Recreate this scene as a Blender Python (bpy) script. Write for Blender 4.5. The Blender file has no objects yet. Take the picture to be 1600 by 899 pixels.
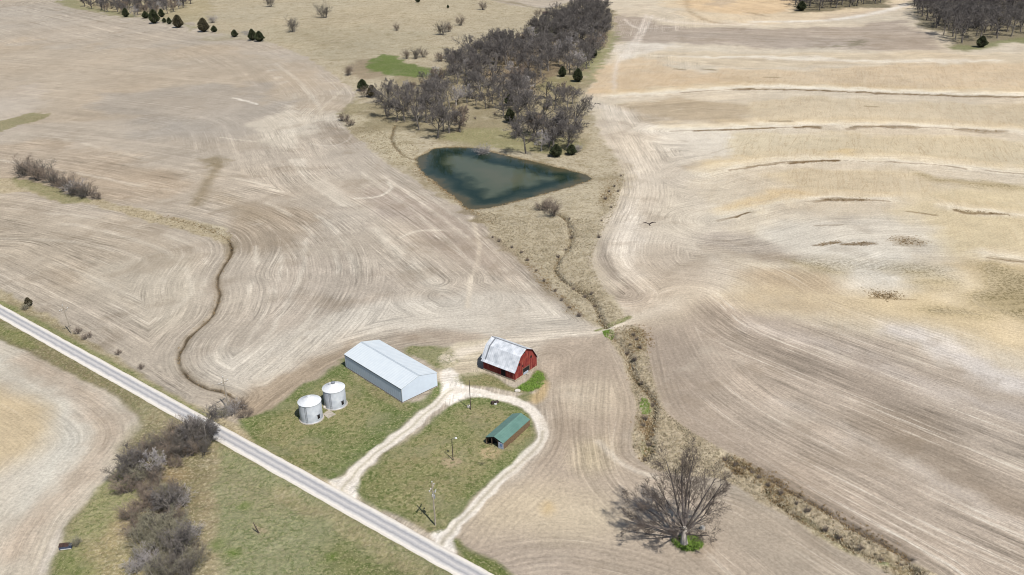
import bpy, bmesh, math, random
import numpy as np
from mathutils import Vector, Matrix

random.seed(7)
rng = np.random.RandomState(7)
S = bpy.context.scene
COL = S.collection

# ------------------------------------------------------------------ camera
H = 120.0
FPX, TH, RO = 1400.0, 0.434045270, 0.0277747954
c_, s_ = math.cos(TH), math.sin(TH)
FW = np.array([0, c_, -s_]); RT0 = np.array([1.0, 0, 0]); DN0 = np.array([0, -s_, -c_])
RT = math.cos(RO) * RT0 + math.sin(RO) * DN0
DN = -math.sin(RO) * RT0 + math.cos(RO) * DN0
cam = bpy.data.objects.new('camera', bpy.data.cameras.new('camera'))
COL.objects.link(cam)
M = Matrix.Identity(4)
for i in range(3):
    M[i][0] = RT[i]; M[i][1] = -DN[i]; M[i][2] = -FW[i]
M[2][3] = H
cam.matrix_world = M
cam.data.sensor_width = 36.0
cam.data.lens = FPX / 1600 * 36
cam.data.clip_start = 1.0
cam.data.clip_end = 20000
S.camera = cam


def at(px, py, z=0.0):
    """map point of the survey photograph -> world ground point"""
    D = FW * FPX + RT * (px - 800) + DN * (py - 449.5)
    t = (z - H) / D[2]
    return np.array([D[0] * t, D[1] * t])


def ats(pts):
    return np.array([at(*p) for p in pts])


# ------------------------------------------------------------------ light
SUN_EL, SUN_AZ = math.radians(55), math.radians(146)
w = bpy.data.worlds.new('World'); S.world = w; w.use_nodes = True
nt = w.node_tree
sky = nt.nodes.new('ShaderNodeTexSky'); sky.sky_type = 'NISHITA'; sky.sun_disc = False
sky.sun_elevation = SUN_EL; sky.sun_rotation = SUN_AZ
bg = nt.nodes['Background']; bg.inputs[1].default_value = 0.085
nt.links.new(sky.outputs[0], bg.inputs[0])
sl = bpy.data.lights.new('sun', 'SUN'); sl.energy = 4.7; sl.angle = math.radians(0.5); sl.color = (1, .955, .88)
so = bpy.data.objects.new('sun', sl); COL.objects.link(so)
sd_ = Vector((math.sin(SUN_AZ) * math.cos(SUN_EL), math.cos(SUN_AZ) * math.cos(SUN_EL), math.sin(SUN_EL)))
so.rotation_euler = sd_.to_track_quat('Z', 'Y').to_euler()
so.location = (0, 0, 300)
S.view_settings.view_transform = 'Standard'; S.view_settings.look = 'None'
S.view_settings.exposure = 0.66; S.view_settings.gamma = 1.0
S.render.engine = 'CYCLES'
S.cycles.filter_width = 1.05
S.cycles.max_bounces = 5; S.cycles.diffuse_bounces = 2; S.cycles.glossy_bounces = 2

KEXP = 2.16      # sunlit irradiance factor: appearance / KEXP = albedo


def lin(c):
    c = np.asarray(c, float) / 255.0
    return np.where(c <= .04045, c / 12.92, ((c + .055) / 1.055) ** 2.4)


def alb(c):
    return lin(c) / KEXP


def A4(c):
    return tuple(alb(c)) + (1.0,)


# ------------------------------------------------------------------ tagging
def tag(o, label=None, cat=None, group=None, kind=None):
    if label: o['label'] = label
    if cat: o['category'] = cat
    if group: o['group'] = group
    if kind: o['kind'] = kind
    return o


def empty(name, loc, rz=0.0, label=None, cat=None, group=None):
    o = bpy.data.objects.new(name, None); COL.objects.link(o)
    o.location = loc; o.rotation_euler = (0, 0, rz); o.empty_display_size = .5
    return tag(o, label, cat, group)


class MB:
    def __init__(self): self.v = []; self.f = []
    def add(self, vs, fs):
        n = len(self.v); self.v += [tuple(v) for v in vs]; self.f += [tuple(i + n for i in f) for f in fs]
        return self
    def box(self, x0, x1, y0, y1, z0, z1):
        vs = [(x, y, z) for z in (z0, z1) for y in (y0, y1) for x in (x0, x1)]
        return self.add(vs, [(0, 2, 3, 1), (4, 5, 7, 6), (0, 1, 5, 4), (2, 6, 7, 3), (0, 4, 6, 2), (1, 3, 7, 5)])
    def prism(self, poly, axis, a, b):
        """2-D polygon in (x,z) extruded along y (axis='y'), in (y,z) along x, or in (x,y) along z"""
        n = len(poly)
        def P(p, t): return (p[0], t, p[1]) if axis == 'y' else ((t, p[0], p[1]) if axis == 'x' else (p[0], p[1], t))
        vs = [P(p, a) for p in poly] + [P(p, b) for p in poly]
        fs = [tuple(range(n)), tuple(range(2 * n - 1, n - 1, -1))] + [(i, (i + 1) % n, n + (i + 1) % n, n + i) for i in range(n)]
        return self.add(vs, fs)
    def lathe(self, prof, n=32, cx=0, cy=0, caps=True):
        vs = []
        for r, z in prof:
            for k in range(n):
                a = 2 * math.pi * k / n; vs.append((cx + r * math.cos(a), cy + r * math.sin(a), z))
        fs = []
        for j in range(len(prof) - 1):
            for k in range(n):
                fs.append((j * n + k, j * n + (k + 1) % n, (j + 1) * n + (k + 1) % n, (j + 1) * n + k))
        if caps:
            fs.append(tuple(range(n - 1, -1, -1))); fs.append(tuple((len(prof) - 1) * n + k for k in range(n)))
        return self.add(vs, fs)
    def tube(self, pts, rad, n=4):
        P = [Vector(p) for p in pts]
        if not hasattr(rad, '__len__'): rad = [rad] * len(P)
        base = len(self.v)
        for i, p in enumerate(P):
            d = (P[min(i + 1, len(P) - 1)] - P[max(i - 1, 0)])
            d = d.normalized() if d.length > 1e-9 else Vector((0, 0, 1))
            a = d.orthogonal().normalized(); b = d.cross(a)
            for k in range(n):
                t = 2 * math.pi * k / n
                q = p + (a * math.cos(t) + b * math.sin(t)) * rad[i]
                self.v.append((q.x, q.y, q.z))
        for i in range(len(P) - 1):
            for k in range(n):
                self.f.append((base + i * n + k, base + i * n + (k + 1) % n, base + (i + 1) * n + (k + 1) % n, base + (i + 1) * n + k))
        self.f.append(tuple(base + (len(P) - 1) * n + k for k in range(n)))
        self.f.append(tuple(base + n - 1 - k for k in range(n)))
        return self
    def mesh(self, name, mat, smooth=False):
        me = bpy.data.meshes.new(name)
        me.from_pydata(self.v, [], self.f); me.materials.append(mat)
        if smooth: me.polygons.foreach_set('use_smooth', [True] * len(me.polygons))
        me.update(); return me
    def build(self, name, mat, parent=None, smooth=False, fix=True):
        me = self.mesh(name, mat, smooth)
        if fix:
            bm = bmesh.new(); bm.from_mesh(me); bmesh.ops.recalc_face_normals(bm, faces=bm.faces); bm.to_mesh(me); bm.free()
        o = bpy.data.objects.new(name, me); COL.objects.link(o)
        if parent: o.parent = parent
        return o


def copy_tree(o, parent=None):
    c = o.copy(); COL.objects.link(c)
    if parent: c.parent = parent
    for ch in list(o.children): copy_tree(ch, c)
    return c


# ------------------------------------------------------------------ materials
def newmat(name):
    m = bpy.data.materials.new(name); m.use_nodes = True
    t = m.node_tree; b = t.nodes['Principled BSDF']
    b.inputs['Specular IOR Level'].default_value = .25
    return m, t, b


def N(t, typ, **kw):
    n = t.nodes.new(typ)
    for k, v in kw.items():
        if k.startswith('i_'): n.inputs[int(k[2:])].default_value = v
        else: setattr(n, k, v)
    return n


def noise_mat(name, c1, c2, scale=1.0, rough=.9, metal=0.0, stretch=(1, 1, 1), bump=0.0, detail=4, spec=.25, coord='Object', lo=.35, hi=.65):
    m, t, b = newmat(name)
    tc = N(t, 'ShaderNodeTexCoord'); mp = N(t, 'ShaderNodeMapping'); mp.inputs['Scale'].default_value = stretch
    t.links.new(tc.outputs[coord], mp.inputs[0])
    nz = N(t, 'ShaderNodeTexNoise'); nz.inputs['Scale'].default_value = scale; nz.inputs['Detail'].default_value = detail
    t.links.new(mp.outputs[0], nz.inputs[0])
    r = N(t, 'ShaderNodeValToRGB'); r.color_ramp.elements[0].position = lo; r.color_ramp.elements[1].position = hi
    r.color_ramp.elements[0].color = tuple(c1) + (1,); r.color_ramp.elements[1].color = tuple(c2) + (1,)
    t.links.new(nz.outputs[0], r.inputs[0]); t.links.new(r.outputs[0], b.inputs['Base Color'])
    b.inputs['Roughness'].default_value = rough; b.inputs['Metallic'].default_value = metal
    b.inputs['Specular IOR Level'].default_value = spec
    if bump:
        bp = N(t, 'ShaderNodeBump'); bp.inputs['Strength'].default_value = bump; bp.inputs['Distance'].default_value = .05
        t.links.new(nz.outputs[0], bp.inputs['Height']); t.links.new(bp.outputs[0], b.inputs['Normal'])
    return m


def ribbed_metal(name, col, col2, axis, period, rough=.45, metal=.3, depth=.03, dirt=.5, spec=.4):
    """sheet metal with ribs running across `axis` plus weathering"""
    m, t, b = newmat(name)
    tc = N(t, 'ShaderNodeTexCoord'); sp = N(t, 'ShaderNodeSeparateXYZ'); t.links.new(tc.outputs['Object'], sp.inputs[0])
    mu = N(t, 'ShaderNodeMath', operation='MULTIPLY', i_1=2 * math.pi / period); t.links.new(sp.outputs[axis], mu.inputs[0])
    sn = N(t, 'ShaderNodeMath', operation='SINE'); t.links.new(mu.outputs[0], sn.inputs[0])
    nz = N(t, 'ShaderNodeTexNoise'); nz.inputs['Scale'].default_value = .7; nz.inputs['Detail'].default_value = 6
    t.links.new(tc.outputs['Object'], nz.inputs[0])
    r = N(t, 'ShaderNodeValToRGB'); r.color_ramp.elements[0].position = .35; r.color_ramp.elements[1].position = .7
    r.color_ramp.elements[0].color = tuple(col) + (1,); r.color_ramp.elements[1].color = tuple(col2) + (1,)
    t.links.new(nz.outputs[0], r.inputs[0]); t.links.new(r.outputs[0], b.inputs['Base Color'])
    bp = N(t, 'ShaderNodeBump'); bp.inputs['Strength'].default_value = .6; bp.inputs['Distance'].default_value = depth
    t.links.new(sn.outputs[0], bp.inputs['Height']); t.links.new(bp.outputs[0], b.inputs['Normal'])
    b.inputs['Roughness'].default_value = rough; b.inputs['Metallic'].default_value = metal
    b.inputs['Specular IOR Level'].default_value = spec
    return m


# ------------------------------------------------------------------ numpy noise
def vn(x, y, seed=0):
    ix = np.floor(x); iy = np.floor(y); fx = x - ix; fy = y - iy
    fx = fx * fx * (3 - 2 * fx); fy = fy * fy * (3 - 2 * fy)
    def h(a, b):
        v = np.sin(a * 127.1 + b * 311.7 + seed * 74.7) * 43758.5453
        return v - np.floor(v)
    return (h(ix, iy) * (1 - fx) + h(ix + 1, iy) * fx) * (1 - fy) + (h(ix, iy + 1) * (1 - fx) + h(ix + 1, iy + 1) * fx) * fy


def fbm(x, y, sc, seed=0, o=3):
    r = 0; a = 1; tot = 0
    for k in range(o):
        r = r + a * vn(x / sc, y / sc, seed + k * 13); tot += a; a *= .5; sc *= .5
    return r / tot - .5


def smooth(pts, closed, n=5):
    P = np.array(pts, float); m = len(P); out = []
    for i in range(m if closed else m - 1):
        if closed: p0, p1, p2, p3 = P[i - 1], P[i], P[(i + 1) % m], P[(i + 2) % m]
        else: p0, p1, p2, p3 = P[max(i - 1, 0)], P[i], P[i + 1], P[min(i + 2, m - 1)]
        for k in range(n):
            t = k / n
            out.append(.5 * (2 * p1 + (p2 - p0) * t + (2 * p0 - 5 * p1 + 4 * p2 - p3) * t * t + (3 * p1 - p0 - 3 * p2 + p3) * t ** 3))
    if not closed: out.append(P[-1])
    return np.array(out)


def seg_dist(P, V, closed):
    d2 = np.full(len(P), 1e18); n = len(V)
    for i in range(n if closed else n - 1):
        a = V[i]; b = V[(i + 1) % n]; e = b - a; L = e @ e
        if L < 1e-9: continue
        t = np.clip(((P[:, 0] - a[0]) * e[0] + (P[:, 1] - a[1]) * e[1]) / L, 0, 1)
        dx = P[:, 0] - a[0] - t * e[0]; dy = P[:, 1] - a[1] - t * e[1]
        np.minimum(d2, dx * dx + dy * dy, out=d2)
    return np.sqrt(d2)


def inside(P, V):
    c = np.zeros(len(P), bool); n = len(V)
    for i in range(n):
        a = V[i]; b = V[(i + 1) % n]
        if a[1] == b[1]: continue
        m = ((a[1] > P[:, 1]) != (b[1] > P[:, 1])) & (P[:, 0] < (b[0] - a[0]) * (P[:, 1] - a[1]) / (b[1] - a[1]) + a[0])
        c ^= m
    return c


def sdpoly(P, V):
    d = seg_dist(P, V, True); return np.where(inside(P, V), d, -d)


def pond_sd(P, V):
    return sdpoly(P, V) + 2.2 * fbm(P[:, 0], P[:, 1], 11, 17, 3) + .8 * fbm(P[:, 0], P[:, 1], 2.5, 18, 2)


def sstep(a, b, x):
    t = np.clip((x - a) / (b - a), 0, 1); return t * t * (3 - 2 * t)


# ------------------------------------------------------------------ survey lines (map tracing)
POND = smooth([(653, 248), (668, 238), (684, 230), (737, 230), (765, 236), (827, 250), (889, 265), (920, 277), (902, 286), (874, 295), (811, 312), (758, 324), (730, 324), (715, 309), (693, 292), (663, 270)], True)
CREEK1 = [(868, 332), (880, 338), (889, 350), (892, 372), (884, 392), (872, 404), (868, 422), (880, 436), (900, 450), (918, 462), (932, 478), (938, 496), (946, 510)]
CREEK2 = [(955, 522), (972, 540), (984, 560), (990, 586), (1003, 602), (1018, 620), (1021, 640), (1016, 662), (1012, 680), (1016, 700), (1007, 716)]
CREEK3 = [(1132, 712), (1143, 726), (1152, 738)]
CREEK4 = [(1195, 767), (1213, 782), (1235, 798), (1258, 812), (1282, 826), (1310, 842), (1337, 857), (1360, 866), (1390, 874), (1420, 882), (1432, 899), (1440, 915)]
BANK4 = [(1150, 722), (1185, 738), (1210, 752), (1235, 767), (1260, 780), (1282, 792), (1310, 808), (1337, 825), (1365, 840), (1391, 854), (1420, 870)]
INLET = [(618, 195), (612, 215), (617, 228), (628, 240), (640, 246), (652, 249)]
GULLY = [(255, 338), (300, 350), (335, 362), (356, 374), (362, 394), (346, 420), (338, 440), (342, 462), (332, 490), (316, 508), (298, 524), (283, 545), (279, 562), (286, 580), (302, 594), (325, 606), (350, 612), (368, 622)]
SWALE = [(336, 256), (332, 270), (322, 288), (314, 306), (308, 320)]
TER = [
 [(960, 153), (1010, 150), (1080, 145), (1150, 140), (1200, 139), (1260, 141), (1340, 144), (1420, 148), (1500, 150), (1600, 152), (1680, 154)],
 [(1050, 206), (1100, 205), (1160, 202), (1230, 200), (1290, 198), (1350, 199), (1430, 200), (1500, 203), (1560, 206), (1610, 211), (1680, 215)],
 [(1098, 276), (1130, 268), (1180, 260), (1230, 254), (1300, 252), (1380, 254), (1440, 257), (1500, 263), (1560, 270), (1610, 274), (1680, 280)],
 [(1120, 346), (1150, 340), (1180, 332), (1220, 322), (1270, 316), (1330, 314), (1390, 316)],
 [(1490, 328), (1530, 333), (1570, 338), (1620, 342), (1690, 346)],
 [(1540, 402), (1580, 407), (1620, 412), (1690, 420)],
]
ROAD_U = [(0, 475), (767, 898)]; ROAD_L = [(0, 499), (711.5, 899.5)]


def straight(p, q):
    a, b = at(*p), at(*q); d = (b - a) / np.linalg.norm(b - a); return a, d


ru, rdu = straight(*ROAD_U); rl, rdl = straight(*ROAD_L)
rd = (rdu + rdl); rd /= np.linalg.norm(rd); rn = np.array([-rd[1], rd[0]])
r0 = at(400, 712.0); 
# half width from the two traced edges
hw_u = ((ru + rdu * 150 - r0) @ rn); hw_l = ((rl + rdl * 150 - r0) @ rn)
RW = abs(hw_u - hw_l) / 2; r0 = r0 + rn * (hw_u + hw_l) / 2
print('road half width', RW, 'dir', rd, np.degrees(np.arccos(rdu @ rdl)))


def W(pts, closed=False, n=4):
    return ats(smooth(pts, closed, n))


POND_W = ats(POND)
CH = [(W(CREEK1), 1.0, 1.4), (W(CREEK2), 1.1, 1.5), (W(CREEK3), 1.0, 1.3), (W(CREEK4), .9, 1.2), (W(BANK4), .9, 1.0), (W(INLET), .9, .7), (W(GULLY), .6, .6)]


def zground(x, y):
    """terrain height: incised channels, pond basin, road bank, terrace channels"""
    x = np.atleast_1d(np.asarray(x, float)); y = np.atleast_1d(np.asarray(y, float)); P = np.stack([x, y], 1)
    z = np.zeros(len(P))
    for V, wd, dp in CH:
        m = (x > V[:, 0].min() - 8) & (x < V[:, 0].max() + 8) & (y > V[:, 1].min() - 8) & (y < V[:, 1].max() + 8)
        if m.any():
            d = seg_dist(P[m] + .5 * np.stack([fbm(x[m], y[m], 4, 3, 2), fbm(x[m], y[m], 4, 4, 2)], 1), V, False)
            z[m] -= dp * np.exp(-(d / wd) ** 2)
    for i, tr in enumerate(TERW):
        m = (y > tr[:, 1].min() - 14) & (y < tr[:, 1].max() + 14) & (x > tr[:, 0].min() - 14) & (x < tr[:, 0].max() + 14)
        if m.any():
            d = seg_dist(P[m], tr, False)
            z[m] += .35 * np.exp(-((d - 0) / 4.5) ** 2)
    m = (x > POND_W[:, 0].min() - 15) & (x < POND_W[:, 0].max() + 15) & (y > POND_W[:, 1].min() - 15) & (y < POND_W[:, 1].max() + 15)
    if m.any():
        sd = pond_sd(P[m], POND_W)
        zp = np.where(sd > 0, -.55 - np.minimum(sd * .35, 2.0), -.55 * np.exp(np.minimum(sd, 0) / 2.0))
        z[m] = np.minimum(z[m], zp)
    dr = np.abs((P - r0) @ rn)
    z += .25 * sstep(RW + 3, RW + .3, dr) - .35 * np.exp(-((dr - RW - 4.5) / 1.6) ** 2)
    return z


TERW = [W(t) for t in TER]

# ------------------------------------------------------------------ ground grid (finer near, coarser far)
def levels(v0, v1, step):
    return np.arange(v0, v1, step)

vy = [at(800, v)[1] for v in np.arange(925, -45, -1.05)]
ys = np.array(vy)
ext = [ys[-1]]; st = ys[-1] - ys[-2]
while ext[-1] < 12000:
    st *= 1.16; ext.append(ext[-1] + st)
bk = [ys[0]]; st = 1.0
while bk[-1] > -3000:
    st *= 1.35; bk.append(bk[-1] - st)
Y = np.array(bk[::-1][:-1] + list(ys) + ext[1:])
us = list(np.arange(-880, 880.1, 1.75))
st = 1.75
hi = [us[-1]]
while hi[-1] < 9000:
    st *= 1.35; hi.append(hi[-1] + st)
U = np.array([-h for h in hi[:0:-1]] + us + hi[1:]) / FPX
dep = np.maximum(Y, 110) * c_ + H * s_
GX = (U[None, :] * dep[:, None]); GY = np.repeat(Y[:, None], len(U), 1)
ny, nx = GX.shape
X = GX.ravel(); Yv = GY.ravel()
PTS = np.stack([X, Yv], 1)
print('grid', nx, ny, nx * ny)

# ---- zones
col = np.zeros((len(X), 3)); 
CHN = ['rows', 'grass', 'tuft', 'rill', 'weed']
tex = {k: np.zeros(len(X)) for k in CHN}
col[:] = lin((188, 177, 162)); tex['rows'][:] = .9
zid = np.zeros(len(X), np.int32)
W1 = np.stack([fbm(X, Yv, 5, 11, 3), fbm(X, Yv, 5, 12, 3)], 1) * 2
W2 = np.stack([fbm(X, Yv, 24, 21, 3), fbm(X, Yv, 24, 22, 3)], 1) * 2


def apply(m, a, color, texs, zone):
    if color is not None:
        col[m] = col[m] * (1 - a[:, None]) + lin(color) * a[:, None]
    if texs is not None:
        for k in CHN:
            tex[k][m] = tex[k][m] * (1 - a) + texs.get(k, 0.0) * a
    if zone is not None:
        idx = np.nonzero(m)[0]; zid[idx[a > .5]] = zone


def area(pts, color, soft=1.5, warp=1.5, op=1.0, zone=None, sm=True, patch=0.0, **texs):
    V = ats(smooth(pts, True, 4)) if sm else ats(pts)
    mg = soft + warp * 2 + 1
    m = (X > V[:, 0].min() - mg) & (X < V[:, 0].max() + mg) & (Yv > V[:, 1].min() - mg) & (Yv < V[:, 1].max() + mg)
    if not m.any(): return
    far = np.clip(Yv[m] / 260, .6, 3)[:, None]
    P = PTS[m] + (W1[m] * warp if warp <= 3 else W2[m] * warp + W1[m] * 2) * far
    a = sstep(-soft, soft, sdpoly(P, V)) * op
    if patch: a = a * np.clip(1 + patch * 2 * (fbm(X[m], Yv[m], 9, 31, 3)), 0, 1.3).clip(0, 1)
    apply(m, a, color, texs or None, zone)


def line(pts, width, color, soft=.6, warp=.6, op=1.0, zone=None, broken=0.0, offs=(0, 0), **texs):
    V = ats(smooth(pts, False, 4)) + np.array(offs)
    mg = width + soft + warp + 2
    m = (X > V[:, 0].min() - mg) & (X < V[:, 0].max() + mg) & (Yv > V[:, 1].min() - mg) & (Yv < V[:, 1].max() + mg)
    if not m.any(): return
    d = seg_dist(PTS[m] + W1[m] * warp, V, False)
    a = sstep(width / 2 + soft, width / 2 - soft, d) * op
    if broken: a = a * sstep(-.12, .12, fbm(X[m], Yv[m], 14, 41, 2) - (broken - .5) * .5)
    apply(m, a, color, texs or None, zone)


GR = dict(grass=1.0); DRY = dict(tuft=1.0)
Z_DRIVE, Z_TRACK, Z_LAWN, Z_DRY, Z_WOOD, Z_VERGE = 1, 2, 3, 4, 5, 6

visR = (Yv < 1300) & (X > 20) & (Yv > 90)
#ZONES_BEGIN
# --- left field tones
area([(-80, 60), (60, 70), (200, 75), (400, 80), (520, 130), (540, 170), (470, 200), (300, 190), (100, 190), (-80, 180)], (190, 176, 157), 12, 12, .8)
area([(150, 150), (300, 140), (400, 130), (440, 170), (420, 210), (330, 225), (200, 200)], (178, 169, 157), 10, 12, .8)
area([(-80, 230), (60, 220), (180, 235), (300, 290), (250, 320), (120, 300), (-80, 290)], (186, 170, 150), 8, 8, .7)
area([(-80, 300), (100, 330), (220, 345), (300, 390), (290, 450), (200, 470), (80, 440), (-80, 410)], (187, 175, 158), 8, 8, .8)
area([(150, 420), (260, 400), (320, 440), (290, 500), (200, 510)], (196, 186, 170), 6, 6, .8)
area([(380, 320), (470, 330), (490, 345), (470, 380), (400, 400), (370, 380)], (170, 156, 138), 6, 6, .8)
area([(410, 190), (450, 170), (520, 175), (520, 190), (470, 215), (430, 235), (405, 220)], (207, 197, 181), 5, 5, .8)
area([(440, 240), (480, 235), (560, 300), (640, 370), (720, 440), (680, 450), (580, 360), (500, 300)], (196, 184, 168), 6, 6, .7)
area([(560, 300), (640, 300), (740, 360), (790, 420), (700, 400), (620, 350)], (176, 163, 150), 5, 6, .75)
area([(500, 190), (545, 205), (550, 222), (520, 222), (490, 208)], (172, 160, 145), 3, 3, .7)
area([(430, 420), (520, 400), (600, 420), (640, 470), (600, 500), (500, 520), (420, 510)], (190, 178, 163), 6, 6, .8)
area([(330, 560), (420, 530), (560, 480), (720, 455), (860, 470), (920, 495), (900, 515), (780, 525), (690, 520), (560, 520), (480, 560), (440, 600), (400, 625), (340, 600)], (207, 198, 184), 5, 6, .85, rows=.8)
area([(620, 520), (700, 515), (760, 525), (720, 540), (640, 538)], (178, 163, 146), 3, 4, .7, rows=.6)
area([(400, 600), (470, 570), (530, 545), (560, 535), (525, 575), (470, 605), (400, 655), (375, 640)], (176, 160, 140), 3, 3, .8, rows=.6)
area([(-60, 150), (0, 145), (50, 130), (70, 160), (40, 195), (-60, 230)], (196, 184, 169), 5, 5, .7)
area([(-80, 20), (100, 40), (300, 60), (420, 70), (520, 120), (545, 160), (480, 180), (400, 240), (300, 250), (100, 220), (-80, 200)], None, 12, 10, 1, rows=.45)
for cv, wd_, op_ in (([(425, 110), (455, 150), (452, 200), (468, 250), (520, 300), (600, 370), (690, 455)], 6, .55), ([(440, 190), (447, 235), (490, 290), (570, 345), (660, 430)], 2.2, .6), ([(330, 270), (420, 292), (490, 330), (540, 380), (552, 430), (530, 485), (470, 548), (410, 600)], 2.4, .55), ([(300, 300), (400, 312), (450, 335), (490, 370)], 2, .5), ([(520, 390), (528, 420), (505, 470), (440, 545), (400, 590)], 1.6, .6), ([(400, 385), (398, 430), (380, 480), (345, 545), (330, 590)], 1.4, .6), ([(440, 400), (436, 430), (415, 490), (370, 560)], 1.3, .5), ([(480, 372), (470, 430), (440, 490), (390, 570)], 1.3, .6), ([(0, 350), (120, 352), (240, 385), (290, 420), (296, 460), (250, 500)], 2, .5), ([(0, 372), (110, 378), (210, 400), (255, 440)], 2, .45), ([(0, 400), (100, 415), (220, 470)], 1.5, .5), ([(40, 330), (180, 345), (290, 380), (320, 400), (318, 440), (300, 500)], 1.5, .5), ([(555, 262), (640, 325), (720, 395), (800, 455)], 1.8, .5), ([(600, 275), (690, 340), (800, 430), (870, 490)], 1.6, .5), ([(660, 300), (740, 360), (830, 440)], 1.4, .45), ([(0, 250), (110, 268), (260, 300)], 2.4, .4), ([(0, 205), (120, 222), (300, 268)], 2.4, .4)):
    line(cv, wd_, (216, 206, 190), .8 + wd_ * .2, 1.0, op_, broken=.45)
line(SWALE, 5, (150, 137, 115), 3, 1.5, .75)
area([(318, 248), (345, 246), (358, 252), (345, 264), (328, 262)], (152, 139, 116), 4, 3, .8)
line([(400, 340), (380, 330), (330, 300)], 9, (166, 152, 132), 5, 3, .5)
area([(30, 182), (55, 176), (74, 182), (50, 192), (0, 205), (-60, 215), (-60, 205)], (150, 142, 108), 1.5, 3, .85, grass=.6, tuft=.4)
line([(345, 215), (400, 222)], 1.5, (214, 204, 188), 1.0, 1, .7)
line([(365, 153), (402, 163)], 2.0, (226, 218, 205), 1.0, 1.5, .9)
line([(735, 340), (748, 375), (745, 410), (735, 440), (730, 480)], 1.6, (214, 202, 184), .8, .6, .75)
line([(500, 130), (540, 135), (470, 195), (500, 182), (520, 172)], 2.2, (208, 196, 178), 1.0, 1, .5)
line([(430, 100), (470, 130), (500, 170), (495, 185)], 2.5, (210, 199, 182), 1.0, 1, .6)
line([(555, 310), (590, 308), (612, 295), (606, 285)], 1.4, (216, 207, 192), .7, .5, .8)
line([(485, 225), (520, 228), (545, 218), (548, 205), (530, 198)], 1.2, (208, 198, 183), .7, .5, .7)
line([(625, 372), (650, 362), (690, 360)], 1.6, (212, 202, 186), .8, .5, .7)
# --- right field
R_ALL = [(945, -60), (958, 30), (950, 80), (925, 125), (908, 170), (930, 235), (950, 300), (930, 370), (925, 410), (950, 450), (990, 475), (1010, 520), (1012, 560), (1035, 640), (1110, 695), (1260, 785), (1450, 899), (1480, 960), (1760, 960), (1760, -60)]
area(R_ALL, (211, 198, 177), 2, 1.5, rows=.45, rill=.35)
area([(945, 160), (1000, 170), (1060, 200), (1100, 260), (1120, 340), (1150, 420), (1100, 480), (1010, 490), (950, 450), (925, 400), (950, 300), (930, 230)], (207, 195, 178), 6, 8, .9, rows=.8)
area([(1010, 490), (1060, 485), (1110, 470), (1200, 490), (1300, 515), (1400, 535), (1500, 570), (1620, 610), (1760, 640), (1760, 960), (1480, 960), (1450, 899), (1260, 785), (1110, 695), (1035, 640), (1012, 560), (1008, 520)], (188, 174, 158), 6, 6, 1, rows=.9)
area([(1000, 515), (1060, 510), (1090, 560), (1100, 640), (1180, 690), (1300, 760), (1450, 860), (1440, 895), (1260, 785), (1110, 695), (1035, 640), (1012, 560)], (177, 163, 148), 5, 5, .8, rows=.75)
area([(1340, 640), (1440, 645), (1520, 720), (1620, 790), (1560, 800), (1450, 745), (1370, 700)], (160, 145, 128), 8, 8, .8, rows=.8)
area([(1180, 520), (1300, 560), (1420, 610), (1400, 640), (1280, 610), (1180, 560)], (174, 160, 145), 6, 8, .6, rows=.9)
line([(1400, 515), (1450, 530), (1500, 560), (1560, 590), (1640, 610)], 9, (214, 205, 196), 4, 3, .85, rows=.6)
line([(1180, 510), (1300, 540), (1400, 580), (1500, 620), (1620, 660)], 6, (200, 188, 176), 4, 3, .7, rows=1)
line([(1220, 630), (1330, 680), (1440, 740), (1560, 810), (1660, 860)], 4, (202, 191, 178), 3, 3, .6, rows=1)
area([(1170, 440), (1240, 425), (1330, 435), (1420, 465), (1360, 495), (1260, 490), (1180, 470)], (206, 187, 155), 9, 9, .8, rows=.4)
area([(1150, 425), (1240, 420), (1300, 432), (1320, 450), (1220, 452)], (192, 172, 145), 6, 6, .7, rows=.5)
area([(1420, 440), (1480, 410), (1620, 395), (1760, 410), (1760, 600), (1600, 555), (1500, 535), (1430, 510), (1380, 490), (1390, 460)], (212, 192, 155), 10, 10, .85, rows=.15, rill=.2)
area([(1530, 470), (1580, 480), (1600, 510), (1590, 540), (1550, 530)], (222, 202, 168), 7, 6, .9)
area([(1470, 430), (1520, 430), (1535, 450), (1500, 470), (1460, 455)], (224, 206, 175), 7, 6, .9)
area([(1440, 300), (1600, 290), (1760, 300), (1760, 400), (1600, 392), (1500, 400), (1430, 380)], (213, 197, 163), 10, 10, .85, rill=.4, rows=.2)
area([(1200, 345), (1290, 330), (1400, 330), (1450, 355), (1460, 400), (1400, 420), (1300, 400), (1210, 390)], (219, 211, 197), 9, 10, .8, rows=.5)
area([(1330, 415), (1400, 420), (1430, 440), (1400, 455), (1340, 450), (1325, 430)], (222, 213, 198), 8, 8, .85)
area([(1100, 365), (1170, 365), (1230, 385), (1250, 400), (1180, 402), (1110, 390)], (184, 172, 158), 5, 6, .8, rows=1)
area([(1190, 395), (1250, 400), (1240, 412), (1190, 405)], (172, 157, 138), 3, 3, .7)
area([(1250, 400), (1350, 405), (1480, 420), (1480, 440), (1380, 430), (1270, 420)], (205, 196, 180), 5, 6, .7, weed=.7, rows=.5)
area([(1040, 185), (1110, 195), (1160, 230), (1100, 262), (1040, 240), (1000, 200)], (222, 212, 196), 8, 8, .8)
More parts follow.
